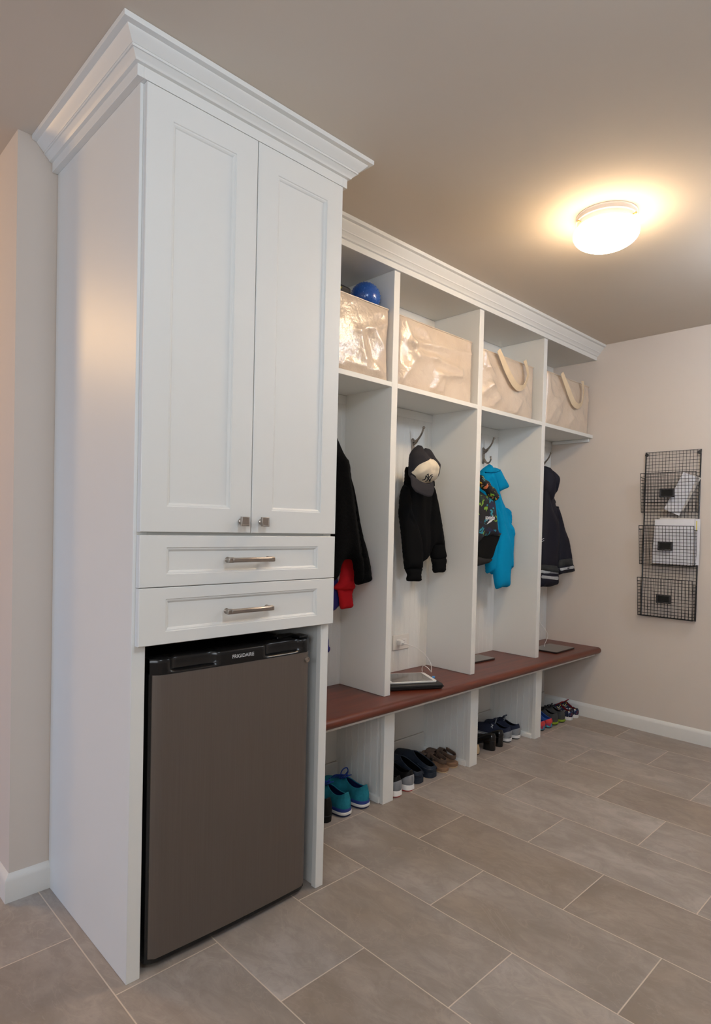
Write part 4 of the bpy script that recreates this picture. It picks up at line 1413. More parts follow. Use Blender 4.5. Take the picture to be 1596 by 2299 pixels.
def on_surface(objs, pl, s, z, lift=0.001, far=0.4):
    (xa, ya), (xb, yb) = pl
    d2 = Vector((xb - xa, yb - ya)).normalized()
    nrm = Vector((d2.y, -d2.x, 0))
    best = None
    for ob, tree in objs:
        base_ = wloc(ob)
        org = Vector((xa + d2.x * s, ya + d2.y * s, z)) + nrm * far - base_
        hit = tree.ray_cast(org, -nrm, 2 * far)
        if hit[0] is not None:
            q = hit[0] + base_ + nrm * lift
            if best is None or (q - best).dot(nrm) > 0:
                best = q
    return best if best is not None else Vector((xa + d2.x * s, ya + d2.y * s, z)) + nrm * .05


tf = [tree_of(fp)]
b = MB()
for key in ('ny1', 'ny2', 'ny3', 'ny4', 'ny5', 'ny6'):
    pts, _ = O_(key)
    q = [on_surface(tf, PCAP, p.x, p.y, .0003) for p in catmull(pts, 4, False)]
    b.tube(q, 0.0023, 8)
for key, i in (('ny1', 0), ('ny3', -1), ('ny4', 0), ('ny5', 0), ('ny6', -1), ('ny2', -1)):
    s_, z_ = O_(key)[0][i]
    b.tube([on_surface(tf, PCAP, s_ - .0045, z_ - .0015, .0008), on_surface(tf, PCAP, s_ + .0045, z_ + .0015, .0006)], 0.0020, 8)
b.build('monogram', 'thread_black', fp, angle=80, label='black interlocked letters')

# third bay
t = thing('fleece_hoodie', 'turquoise fleece top hanging from the hook in the third bay', 'fleece', (2.45, .47, 1.6))
th = cu('teal_hood', 'hood', 'teal', t, front=.040, back=.03, rad=.05, nz=.005, nscale=16, seed=21, folds=[((.16, 1.60), (.20, 1.47), .008, .012)])
cu('teal_fold', 'collar_fold', 'teal', t, front=.014, back=.001, rad=.018, nz=.001, over=[tree_of(th)], seed=22, step=.006)
cu('teal_body', 'fleece_body', 'teal', t, front=.038, back=.03, rad=.055, nz=.006, nscale=12, shift=.004, seed=23,
   folds=[((.06, 1.56), (.20, 1.10), .012, .012), ((.09, 1.57), (.22, 1.25), -.014, .010), ((.11, 1.56), (.25, 1.20), .012, .012), ((.04, 1.50), (.10, 1.20), -.010, .012)])
cu('teal_sleeve', 'sleeve', 'teal', t, front=.036, back=.015, rad=.05, nz=.005, nscale=14, shift=.020, seed=24, folds=[((.20, 1.30), (.24, 1.05), .006, .015)])
cu('teal_elbow', 'sleeve', 'teal', t, front=.022, back=.02, rad=.03, nz=.003, shift=.004, seed=25, folds=[((.275, 1.33), (.285, 1.26), -.010, .008)])
b = MB()
b.tube(catmull([(2.449, .548, 1.604), (2.446, .545, 1.585), (2.442, .540, 1.565)], 4, False), .0016, 6)
b.tube(catmull([(2.451, .548, 1.604), (2.462, .542, 1.590), (2.470, .536, 1.570)], 4, False), .0016, 6)
b.build('hanging_loop', 'thread_black', t, angle=80)

t = thing('swim_vest', 'dark print swim vest hanging in front of the turquoise fleece', 'swim vest', (2.33, .38, 1.5))
PV = PLANE['vest']
vb = cu('vest_body', 'vest_front', 'vest_print', t, front=.040, back=.03, rad=.05, nz=.004, seed=31)
cu('vest_yoke', 'yoke', 'dark_green', t, front=.040, back=.005, rad=.05, nz=.003, shift=.003, seed=32, label='dark green mesh yoke')
vi = cu('vest_in', 'lining', 'neoprene', t, front=.012, back=.03, rad=.03, nz=.003, shift=.012, seed=33, drop=lambda p, g: -.010 * g)
cu('vest_rim', 'lower_rim', 'neoprene_grey', t, front=.032, back=.02, rad=.025, nz=.002, seed=34)
pts, _ = O_('strap')
(xa, ya), (xb, yb) = PV
d2 = Vector((xb - xa, yb - ya)).normalized()
nrm = Vector((d2.y, -d2.x, 0))
cp = catmull(pts, 5, False)
b = MB()
b.tube([Vector((xa + d2.x * p.x, ya + d2.y * p.x, p.y)) + nrm * .035 for p in cp], [.026 + .003 * math.sin(i * 1.3) if i < len(cp) - 1 else .020 for i in range(len(cp))], 18)
b.build('rolled_strap', 'strap_print', t, angle=60, label='rolled strap with bright spots')
lo = O_('vest_logo')[0]
tv = [tree_of(vb)]
u0, u1 = lo[0], lo[1]
cxl, czl = (u0[0] + u1[0]) / 2, u0[1] - .014
text_mesh('speedo', 0.0345, lambda u, v, w: on_surface(tv, PV, cxl + u, czl + v, .0012 + w), 'lettering', 'white_print', vb, depth=.0004, bold=.0004, stretch=.80)
b = MB()
aa = [(lo[2][0] - .002, lo[2][1]), (lo[3][0] - .006, lo[3][1] + .002), (lo[4][0] + .004, lo[4][1] + .003), (lo[3][0] + .008, lo[3][1] - .006)]
vv = [on_surface(tv, PV, s, z, .0014) for s, z in aa]
ww = [p - nrm * .0012 for p in vv]
b.add(vv + ww, [(0, 1, 2, 3), (7, 6, 5, 4), (0, 4, 5, 1), (1, 5, 6, 2), (2, 6, 7, 3), (3, 7, 4, 0)])
b.build('arrow_mark', 'white_print', vb)

# fourth bay
t = thing('raincoat', 'navy hooded raincoat with silver bands at the cuffs, by the side wall', 'coat', (3.05, .42, 1.6))
cu('rain_hood', 'hood', 'raincoat', t, front=.055, back=.05, rad=.075, nz=.006, seed=41, folds=[((.12, 1.60), (.17, 1.40), -.012, .014)])
rb = cu('rain_body', 'coat_body', 'raincoat', t, front=.030, back=.03, rad=.06, nz=.005, seed=42)
cu('rain_collar', 'collar', 'raincoat', t, front=.016, back=.012, rad=.02, nz=.001, seed=43)
s1 = cu('rain_lsleeve', 'sleeve', 'raincoat', t, front=.040, back=.02, rad=.055, nz=.005, shift=.022, seed=44, folds=[((.13, 1.50), (.20, 1.10), .008, .014)])
s2 = cu('rain_rsleeve', 'sleeve', 'raincoat', t, front=.034, back=.028, rad=.05, nz=.004, seed=45, folds=[((.24, 1.38), (.31, 1.05), .010, .016), ((.20, 1.30), (.25, 1.0), -.008, .014)])
lc = cu('rain_lcuff', 'cuff', 'raincoat', s1, front=.040, back=.025, rad=.05, nz=.001, shift=.024, seed=46)
cu('rain_lfold', 'turned_back_lining', 'rain_lining', s1, front=.012, back=.004, rad=.014, nz=.002, over=[tree_of(lc), tree_of(s1)], seed=47, label='charcoal turned-back lining')
cu('rain_lband1', 'reflective_band', 'reflective', s1, front=.0022, back=.002, rad=.006, nz=0, over=[tree_of(lc), tree_of(s1)], seed=48, label='silver band')
cu('rain_lband2', 'reflective_band', 'reflective', s1, front=.0022, back=.002, rad=.006, nz=0, over=[tree_of(lc)], seed=49, label='silver band')
rc_ = cu('rain_rcuff', 'cuff', 'raincoat', s2, front=.034, back=.025, rad=.045, nz=.001, shift=.004, seed=50)
cu('rain_rfold', 'turned_back_lining', 'rain_lining', s2, front=.010, back=.004, rad=.014, nz=.002, over=[tree_of(rc_), tree_of(s2)], seed=51, label='charcoal turned-back lining')
cu('rain_rband2', 'reflective_band', 'reflective', s2, front=.0022, back=.002, rad=.006, nz=0, over=[tree_of(rc_)], seed=52, label='silver band')
cu('rain_rband1', 'reflective_band', 'reflective', s2, front=.0022, back=.002, rad=.006, nz=0, over=[tree_of(rc_), tree_of(s2)], seed=53, label='silver band')
cu('rain_badge', 'printed_badge', 'gold_print', rb, front=.0015, back=.001, rad=.006, nz=0, over=[tree_of(rb)], seed=54, step=.004, label='dull gold print')
mk = O_('rain_mark')[0]
b = MB()
for a, c in ((mk[0], mk[1]), (mk[2], mk[3])):
    (xa, ya), (xb, yb) = PLANE['rain']
    d2 = Vector((xb - xa, yb - ya)).normalized()
    nrm = Vector((d2.y, -d2.x, 0))
    f_ = lambda q: Vector((xa + d2.x * q[0], ya + d2.y * q[0], q[1])) + nrm * .064
    b.tube([on_surface([tree_of(s1), tree_of(rb)], PLANE['rain'], a[0], a[1], .001), on_surface([tree_of(s1), tree_of(rb)], PLANE['rain'], c[0], c[1], .001)], .0022, 6)
b.build('white_stripes', 'white_print', rb, label='two short white strokes')

# ------------------------------------------------------------------ shoes
def prof_at(tab, t):
    for (a, va), (b_, vb) in zip(tab, tab[1:]):
        if t <= b_:
            q = (t - a) / (b_ - a) if b_ > a else 0
            q = q * q * (3 - 2 * q)
            return va + (vb - va) * q
    return tab[-1][1]


PLAN = [(0, .0), (.012, .34), (.04, .54), (.10, .68), (.20, .73), (.38, .70), (.52, .80), (.68, 1.0), (.80, .97), (.90, .76), (.96, .50), (.99, .24), (1.0, .0)]
TS = [0, .004, .012, .025, .045, .075, .11, .15, .20, .25, .30, .36, .42, .48, .54, .60, .66, .72, .78, .84, .89, .93, .96, .98, .993, 1.0]


def half_w(t, Wd):
    for (a, va), (b_, vb) in zip(PLAN, PLAN[1:]):
        if t <= b_:
            q = (t - a) / (b_ - a)
            if a == 0:
                return Wd / 2 * vb * math.sqrt(q)
            if b_ == 1.0:
                return Wd / 2 * va * math.sqrt(max(0, 1 - q * q))
            return Wd / 2 * (va + (vb - va) * q)
    return 0.0


def make_shoe(name, label, cat, loc, yaw, L, Wd, upper, layers, lining='matte_black', hc=.085, hside=.058, throat=.50, ridge=.085, toe=.042, tongue=None,
              laces=None, lace_mat='sole_white', lift=0.0, heel_block=None, flare=.0, heel_lean=.004, thick=.004, group=None, cap=None, extras=None, open_w=.62, toe_spring=.010):
    t = thing(name, label, cat, (loc[0], loc[1], 0), R(90) + yaw, group)
    zs = layers[-1][1]

    def lz(tt):
        """height of the ground line of the shoe: raised heel and slightly turned-up toe"""
        h = lift * (1 - (lambda q: q * q * (3 - 2 * q))(min(1, max(0, (tt - .12) / .50))))
        if tt > .78:
            h += toe_spring * ((tt - .78) / .22) ** 2
        return h
    # sole layers
    for (z0, z1, ex, m, nm) in layers:
        bb = MB()
        rings = []
        for z, e in ((z0, ex - .0025), (z0 + .0025, ex), (z1 - .0015, ex - flare * (z1 - z0)), (z1, ex - .002)):
            ring = []
            for side in (1, -1):
                seq = TS if side == 1 else list(reversed(TS))[1:-1]
                for tt in seq:
                    w = half_w(tt, Wd)
                    k = (w + e) / w if w > 1e-6 else 0
                    x = tt * L + (e * (2 * tt - 1) if tt < .1 or tt > .9 else 0)
                    ring.append(Vector((x, side * w * (k if w > 1e-6 else 0), z + lz(tt))))
            rings.append(ring)
        n = len(rings[0])
        vs = [p for r_ in rings for p in r_]
        fs = [tuple(range(n - 1, -1, -1)), tuple((len(rings) - 1) * n + k for k in range(n))]
        for i in range(len(rings) - 1):
            for k in range(n):
                k2 = (k + 1) % n
                fs.append((i * n + k, i * n + k2, (i + 1) * n + k2, (i + 1) * n + k))
        bb.add(vs, fs)
        bb.build(nm, m, t, local=True, angle=40)
    if heel_block:
        hb, m = heel_block
        bb = MB()
        rings = []
        for z, k in ((0.0, .92), (.004, .95), (lift + layers[0][0] + .002, 1.0)):
            ring = []
            for side in (1, -1):
                seq = [q for q in TS if q <= hb]
                seq = seq if side == 1 else list(reversed(seq))[:-1]
                for tt in seq:
                    ring.append(Vector((tt * L + .002 * (1 - k) * 10, side * half_w(tt, Wd) * k, z)))
            rings.append(ring)
        n = len(rings[0])
        vs = [p for r_ in rings for p in r_]
        fs = [tuple(range(n - 1, -1, -1)), tuple((len(rings) - 1) * n + k for k in range(n))]
        for i in range(len(rings) - 1):
            for k in range(n):
                k2 = (k + 1) % n
                fs.append((i * n + k, i * n + k2, (i + 1) * n + k2, (i + 1) * n + k))
        bb.add(vs, fs)
        bb.build('heel_block', m, t, local=True, angle=35, bevel=.001)
    # upper
    S = [0, .12, .26, .42, .58, .74, .88, 1.0]

    def top_pt(tt):
        z0 = zs + lz(tt)
        if tt < throat:
            q = tt / throat
            wc = half_w(min(tt, .30), Wd) * open_w if tt > .02 else half_w(tt, Wd) * .8
            wc *= math.sqrt(max(0.0, 1 - max(0, (q - .45) / .55) ** 2.2))
            dip = math.sin(math.pi * min(1, q / .95)) ** 1.0
            z = zs + lift * 0 + (hc + (ridge - hc) * q ** 1.5) - (max(hc, hside) - hside) * dip
            z += lz(tt) if lift else 0
            x = tt * L + heel_lean * max(0, 1 - tt / .12)
            return Vector((x, wc, z))
        q = (tt - throat) / (1 - throat)
        z = zs + ridge + (toe - ridge) * (q / .72) if q < .72 else zs + toe * math.sqrt(max(0.0, 1 - ((q - .72) / .28) ** 2.4))
        return Vector((tt * L, 0.0, z + (lz(tt) if lift else 0)))

    def surf(tt, s, side):
        w = half_w(tt, Wd) - .0015
        p0 = Vector((tt * L, max(0, w), zs + lz(tt) - .002))
        p1 = top_pt(tt)
        if tt < throat:
            fy = s ** 1.6
            fz = s
            bulge = .0035 * math.sin(math.pi * s)
        else:
            blend = min(1, (tt - throat) / .12)
            fz = (1 - blend) * s + blend * math.sin(s * math.pi / 2)
            fy = (1 - blend) * s ** 1.6 + blend * (1 - math.cos(s * math.pi / 2))
            bulge = .0035 * math.sin(math.pi * s) * (1 - blend)
        y = p0.y + (p1.y - p0.y) * fy + bulge
        x = p0.x + (p1.x - p0.x) * s
        if tt < .06:
            x -= .004 * math.sin(math.pi * min(1, s * 1.1)) * (1 - tt / .06)
        z = p0.z + (p1.z - p0.z) * fz
        return Vector((x, side * max(0, y) if tt not in (0, 1.0) else 0, z))
    bb = MB()
    for side in (1, -1):
        bb.sweep([[surf(tt, s, side) for s in S] for tt in TS])
    o = bb.build('upper', upper, t, local=True, angle=80)
    import bmesh
    bm = bmesh.new()
    bm.from_mesh(o.data)
    bmesh.ops.remove_doubles(bm, verts=bm.verts, dist=.0004)
    bmesh.ops.recalc_face_normals(bm, faces=bm.faces)
    # the shell must face outwards: check one wall face
    for f in bm.faces:
        c = f.calc_center_median()
        if abs(c.x - .55 * L) < .1 * L and c.y > .2 * Wd:
            if f.normal.y < 0:
                bmesh.ops.reverse_faces(bm, faces=bm.faces)
            break
    bm.to_mesh(o.data)
    bm.free()
    o.data.materials.append(M[lining])
    md = o.modifiers.new('sub', 'SUBSURF')
    md.levels = md.render_levels = 1
    md = o.modifiers.new('solid', 'SOLIDIFY')
    md.thickness = thick
    md.offset = -1
    md.material_offset = 1
    # insole
    bb = MB()
    seq = [q for q in TS if q <= .8]
    ring = [Vector((q * L + (.004 if q < .01 else 0), half_w(q, Wd) * .9, zs + lz(q) + .003)) for q in seq]
    ring += [Vector((q * L + (.004 if q < .01 else 0), -half_w(q, Wd) * .9, zs + lz(q) + .003)) for q in reversed(seq)]
    bb.add(ring, [(i, i + 1, len(ring) - 2 - i, len(ring) - 1 - i) for i in range(len(seq) - 1)])
    bb.build('insole', lining, t, local=True)
    if tongue:
        hgt, m, back_ = tongue
        rows = []
        for i in range(7):
            q = i / 6
            c = top_pt(throat + .10)
            base_ = Vector((c.x - .0, 0, c.z - .006))
            tip = Vector(((throat - back_) * L, 0, zs + ridge + hgt))
            c_ = base_.lerp(tip, q)
            hw = .016 + .006 * q
            rows.append([c_ + Vector((0.004 * (k * k) / 4, hw * k / 2, -.004 * k * k / 4)) for k in (-2, -1, 0, 1, 2)])
        MB().sweep(rows).build('tongue', m, t, local=True, solid=.004, angle=80)
    if laces:
        n_l, spread_ = laces
        bb = MB()
        for i in range(n_l):
            tt = throat + .015 + .22 * i / max(1, n_l - 1)
            c = top_pt(tt)
            pts_ = [Vector((c.x - .004, -spread_, c.z - .004)), Vector((c.x - .002, -spread_ * .5, c.z + .003)), Vector((c.x, 0, c.z + .0045)), Vector((c.x + .002, spread_ * .5, c.z + .003)), Vector((c.x + .004, spread_, c.z - .004))]
            bb.tube(catmull(pts_, 3, False), .0022, 6)
        c = top_pt(throat + .02)
        for sd in (1, -1):
            pts_ = [c + Vector((0, 0, .004)), c + Vector((-.002, sd * .013, .010)), c + Vector((.008, sd * .027, .011)), c + Vector((.015, sd * .026, .002)), c + Vector((.006, sd * .012, .004)), c + Vector((0, 0, .005))]
            bb.tube(catmull(pts_, 4, False), .0020, 6)
        bb.build('laces', lace_mat, t, local=True, angle=80)
    if cap:
        # contrasting counter wrapped round the back of the heel
        tmax, smax, m, nm = cap
        bb = MB()
        seq = [q for q in TS if q <= tmax]
        for side in (1, -1):
            rr_ = []
            for q in seq:
                row = []
                for k in range(7):
                    p = surf(q, smax * (1 - .45 * (q / tmax) ** 2) * k / 6, side)
                    c = Vector((.25 * L, 0, p.z))
                    row.append(p + (p - c).normalized() * .0012)
                rr_.append(row)
            bb.sweep(rr_)
        bb.build(nm, m, t, local=True, angle=80, solid=.001)
    if extras:
        extras(t, top_pt, surf, L, zs)
    return t


def blue_extras(loop):
    def f(t, top_pt, surf, L, zs):
        if loop:
            c = top_pt(.52)
            pts_ = [c + Vector((.006, .012, .0)), c + Vector((.002, .013, .022)), c + Vector((-.004, .000, .036)), c + Vector((-.006, -.018, .032)), c + Vector((-.004, -.024, .012)), c + Vector((.002, -.02, .0))]
            MB().tube(catmull(pts_, 5, False), .0024, 8).build('lace_loop', 'lace_blue', t, local=True, angle=80)
    return f


RUN = [(0.0, .008, .000, 'sole_navy', 'outsole'), (.008, .020, .003, 'sole_white', 'midsole'), (.020, .034, .0015, 'shoe_blue', 'foam_band')]
kw = dict(hc=.066, hside=.046, throat=.47, ridge=.070, toe=.040, tongue=(.010, 'lace_blue', .07), laces=(6, .022), lace_mat='lace_blue', heel_lean=.010, lining='lining_blue', toe_spring=.014)
make_shoe('running_shoe', 'teal running shoe with blue laces, between the black shoe and its mate', 'shoe', (1.098, .300), R(1), .275, .096, 'shoe_teal', RUN, extras=blue_extras(False), group='teal running shoes under the bench', **kw)
make_shoe('running_shoe', 'teal running shoe with blue laces, next to the first partition', 'shoe', (1.212, .302), R(3), .275, .098, 'shoe_teal', RUN, extras=blue_extras(True), group='teal running shoes under the bench', **kw)
make_shoe('dress_shoe', 'black leather shoe at the fridge cupboard end of the row', 'shoe', (1.003, .312), R(1), .255, .084, 'shoe_black', [(0, .006, .001, 'sole_black', 'outsole')], hc=.072, hside=.052, throat=.46, ridge=.062, toe=.034,
          lift=.024, heel_block=(.24, 'shoe_black'), heel_lean=.006)

GR = [(0.0, .005, .000, 'sole_red', 'outsole'), (.005, .030, .003, 'sole_white', 'midsole')]
kw = dict(hc=.066, hside=.048, throat=.46, ridge=.072, toe=.040, tongue=(.012, 'matte_black', .07), laces=(5, .022), lace_mat='matte_black', heel_lean=.006, cap=(.16, .70, 'shoe_grey', 'heel_counter'), flare=.05)
make_shoe('running_shoe', 'grey running shoe with white and red sole, half hidden by a partition', 'shoe', (1.404, .284), R(0), .275, .090, 'shoe_black', GR, group='grey running shoes under the bench', **kw)
make_shoe('running_shoe', 'grey running shoe with white and red sole, beside a navy clog', 'shoe', (1.496, .288), R(0), .275, .090, 'shoe_black', GR, group='grey running shoes under the bench', **kw)


def clog_extras(t, top_pt, surf, L, zs):
    b = MB()
    for side in (1, -1):
        pts_ = [surf(q, .55, side) + Vector((0, side * .002, 0)) for q in (.30, .22, .15, .09, .05, .02, .004)]
        b.tube(catmull(pts_, 3, False), .0035, 8)
    b.build('rim_bead', 'clog', t, local=True, angle=80)


CL = [(0.0, .026, .003, 'clog', 'sole'), ]
kw = dict(hc=.030, hside=.032, throat=.50, ridge=.074, toe=.058, heel_lean=.003, thick=.005, open_w=.80, extras=clog_extras, flare=.02)
make_shoe('clog', 'navy foam clog next to the grey running shoes', 'shoe', (1.597, .318), R(0), .262, .099, 'clog', CL, group='navy clogs under the bench', **kw)
make_shoe('clog', 'navy foam clog next to the brown sandals', 'shoe', (1.699, .318), R(0), .262, .097, 'clog', CL, group='navy clogs under the bench', **kw)


def sandal(label, x, y, yaw):
    t = thing('sandal', label, 'sandal', (x, y, 0), R(90) + yaw, 'brown sandals under the bench')
    L, Wd = .215, .082
    for (z0, z1, e, m, nm) in ((0, .007, .001, 'tan_leather', 'outsole'), (.007, .024, .003, 'sandal_sole', 'footbed')):
        b = MB()
        rings = []
        for z in (z0, z1):
            ring = []
            for side in (1, -1):
                seq = TS if side == 1 else list(reversed(TS))[1:-1]
                for q in seq:
                    w = half_w(q, Wd)
                    ring.append(Vector((q * L + e * (2 * q - 1), side * (w + (e if w > 1e-6 else 0)), z + (.006 * max(0, (q - .75) / .25) ** 2))))
            rings.append(ring)
        n = len(rings[0])
        b.add([p for r_ in rings for p in r_], [tuple(range(n - 1, -1, -1)), tuple(n + k for k in range(n))] + [(k, (k + 1) % n, n + (k + 1) % n, n + k) for k in range(n)])
        b.build(nm, m, t, local=True, angle=40, bevel=.002)

    def band(nm, q0, q1, h, lean=0.0, wk=1.0, m='suede', full=True):
        b = MB()
        rows = []
        for j in range(9):
            a = math.pi * j / 8
            row = []
            for q in (q0, q0 + (q1 - q0) * .5, q1):
                w = half_w(q, Wd) * wk + .001
                row.append(Vector((q * L + lean * math.sin(a), w * math.cos(a) * (1.0 if abs(math.cos(a)) > .2 else 1), .020 + h * math.sin(a) ** .7)))
            rows.append(row)
        b.sweep(rows)
        b.build(nm, m, t, local=True, angle=80, solid=.0035, subsurf=1)
    band('toe_strap', .60, .86, .036)
    band('instep_strap', .36, .52, .058)
    # strap round the heel
    b = MB()
    rows = []
    for j in range(13):
        q = .40 * abs(j - 6) / 6
        side = 1 if j < 6 else -1
        w = half_w(max(q, .012), Wd) * .95
        x = max(q, .004) * L + .002
        rows.append([Vector((x, side * w * (0 if j == 6 else 1), z + .020 * q / .40)) for z in (.038, .062)])
    b.sweep(rows)
    b.build('heel_strap', 'suede', t, local=True, angle=80, solid=.0035, subsurf=1)
    b = MB()
    b.obox(Vector((.33 * L, half_w(.33, Wd) * 1.0 + .003, .056)), (.009, 0, 0), (0, .002, 0), (0, 0, .008))
    b.build('buckle', 'iron', t, local=True, bevel=.001)
    return t


sandal('brown suede sandal beside the navy clogs', 1.795, .315, R(0))
sandal('brown suede sandal nearest the second partition', 1.884, .322, R(0))

# third cubby
make_shoe('loafer', 'tan low shoe with pale lining, half hidden by the second partition', 'shoe', (2.122, .350), R(0), .22, .080, 'tan_leather', [(0, .006, .001, 'sole_black', 'outsole')], hc=.050, hside=.036, throat=.52, ridge=.050, toe=.034, lining='floral', heel_lean=.004)
kw = dict(hc=.036, hside=.028, throat=.62, ridge=.036, toe=.030, lift=.052, heel_block=(.26, 'patent'), heel_lean=.006, lining='pump_lining', open_w=.80, thick=.003)
make_shoe('heeled_pump', 'black patent block-heeled pump next to the tan shoe', 'shoe', (2.248, .326), R(4), .235, .072, 'patent', [(.0, .004, .0, 'sole_black', 'outsole')], group='black patent pumps under the bench', **kw)
make_shoe('heeled_pump', 'black patent block-heeled pump next to the navy running shoes', 'shoe', (2.334, .332), R(4), .235, .072, 'patent', [(.0, .004, .0, 'sole_black', 'outsole')], group='black patent pumps under the bench', **kw)


def ua_extras(mark):
    def f(t, top_pt, surf, L, zs):
        b = MB()
        for k in range(2):
            pts_ = [top_pt(.40) + Vector((0, 0, -.004)) + Vector((-.002 * i, (-1 if k else 1) * .004, .008 * i)) for i in range(5)]
            b.tube(pts_, .0014, 6)
        b.build('tongue_piping', 'shoe_silver', t, local=True, angle=80)
        if mark:
            b = MB()
            c0 = surf(.46, .62, 1)
            ux = (surf(.52, .62, 1) - surf(.40, .62, 1)).normalized()
            uz = (surf(.46, .78, 1) - surf(.46, .45, 1)).normalized()
            nn = ux.cross(uz).normalized()
            if nn.y < 0:
                nn = -nn
            c0 = c0 + nn * .0016
            for sg in (1, -1):
                arc_ = []
                for i in range(9):
                    a = R(-62 + 124 * i / 8)
                    arc_.append(c0 + uz * (.0105 * math.sin(a)) + ux * (sg * (.0125 - .0120 * math.cos(a))))
                b.tube(arc_, .0017, 6)
            b.tube([c0 - ux * .0012, c0 + ux * .0012], .0017, 6)
            b.build('side_emblem', 'white_print', t, local=True, angle=80)
    return f


NV = [(0.0, .006, -.001, 'sole_black', 'outsole'), (.006, .022, .002, 'sole_white', 'midsole'), (.022, .030, .0005, 'shoe_silver', 'foam_band')]
kw = dict(hc=.058, hside=.042, throat=.45, ridge=.066, toe=.040, tongue=(.026, 'shoe_navy', .06), laces=(5, .022), lace_mat='shoe_navy', heel_lean=.008, cap=(.20, .62, 'shoe_silver', 'heel_counter'), lining='matte_black')
make_shoe('running_shoe', 'navy running shoe with silver heel, next to the black pumps', 'shoe', (2.435, .344), R(1), .240, .083, 'shoe_navy', NV, extras=ua_extras(True), group='navy running shoes under the bench', **kw)
make_shoe('running_shoe', 'navy running shoe with silver heel, next to the third partition', 'shoe', (2.524, .340), R(1), .240, .083, 'shoe_navy', NV, extras=ua_extras(False), group='navy running shoes under the bench', **kw)

# fourth cubby: small shoes
KS = [(0, .006, .0, 'sole_black', 'outsole'), (.006, .030, .002, 'stripe_shoe', 'striped_band')]
kw = dict(hc=.030, hside=.022, throat=.46, ridge=.062, toe=.044, heel_lean=.003, lining='clog_blue', open_w=.8, cap=(.16, 1.0, 'coral', 'heel_collar'))
make_shoe('water_shoe', 'child\'s blue slip-on with coral heel and striped side, by the third partition', 'shoe', (2.777, .322), R(0), .185, .078, 'clog_blue', KS, group='small blue and coral slip-ons', **kw)
make_shoe('water_shoe', 'child\'s blue slip-on with coral heel and striped side, beside the lime-soled shoes', 'shoe', (2.860, .318), R(0), .185, .076, 'clog_blue', KS, group='small blue and coral slip-ons', **kw)
KG = [(0, .006, .0, 'sole_black', 'outsole'), (.006, .020, .003, 'lime_sole', 'midsole')]
kw = dict(hc=.058, hside=.044, throat=.45, ridge=.068, toe=.042, tongue=(.010, 'sole_black', .06), laces=(4, .018), lace_mat='matte_black', heel_lean=.006)
make_shoe('trainer', 'child\'s charcoal shoe with lime sole, next to the coral-heeled slip-ons', 'shoe', (2.944, .322), R(0), .195, .080, 'charcoal_shoe', KG, group='small lime-soled shoes', **kw)
make_shoe('trainer', 'child\'s charcoal shoe with lime sole, next to the spotted red-lined shoes', 'shoe', (3.028, .318), R(0), .195, .080, 'charcoal_shoe', KG, group='small lime-soled shoes', **kw)
KC = [(0, .022, .002, 'sole_white', 'rubber_sole')]
kw = dict(hc=.040, hside=.030, throat=.50, ridge=.074, toe=.036, tongue=(.012, 'dark_red', .10), heel_lean=.003, lining='dark_red')
make_shoe('canvas_shoe', 'child\'s spotted canvas shoe with dark red lining, next to the lime-soled shoes', 'shoe', (3.112, .308), R(0), .180, .072, 'spot_canvas', KC, cap=(.12, 1.0, 'spot_canvas', 'heel_patch'), group='small spotted canvas shoes', **kw)
make_shoe('canvas_shoe', 'child\'s spotted canvas shoe with dark red lining, nearest the side wall', 'shoe', (3.190, .306), R(0), .180, .072, 'spot_canvas', KC, cap=(.12, 1.0, 'spot_canvas', 'heel_patch'), group='small spotted canvas shoes', **kw)

# ------------------------------------------------------------------ wire letter rack on the right wall
RY0, RY1 = -.048, -.355
RZ0, RZ1 = .716, 1.7205
rk = thing('wire_rack', 'tall black wire wall rack with three mesh pockets for papers', 'rack', (XR, (RY0 + RY1) / 2, RZ0))
xf = XR - .009
b = MB()
b.tube([(xf, RY0, RZ0), (xf, RY0, RZ1), (xf, RY1, RZ1), (xf, RY1, RZ0)], .0042, 8, closed=True)
b.build('frame', 'steel_frame', rk, angle=60)


def wire(bb, a, c, r=.0011):
    a, c = Vector(a), Vector(c)
    t = (c - a).normalized()
    u = Vector((0, 0, 1)) if abs(t.z) < .9 else Vector((0, 1, 0))
    u = (u - t * u.dot(t)).normalized() * r
    w = t.cross(u)
    vs = [a + u, a + w, a - u, a - w, c + u, c + w, c - u, c - w]
    bb.add(vs, [(0, 1, 5, 4), (1, 2, 6, 5), (2, 3, 7, 6), (3, 0, 4, 7), (3, 2, 1, 0), (4, 5, 6, 7)])


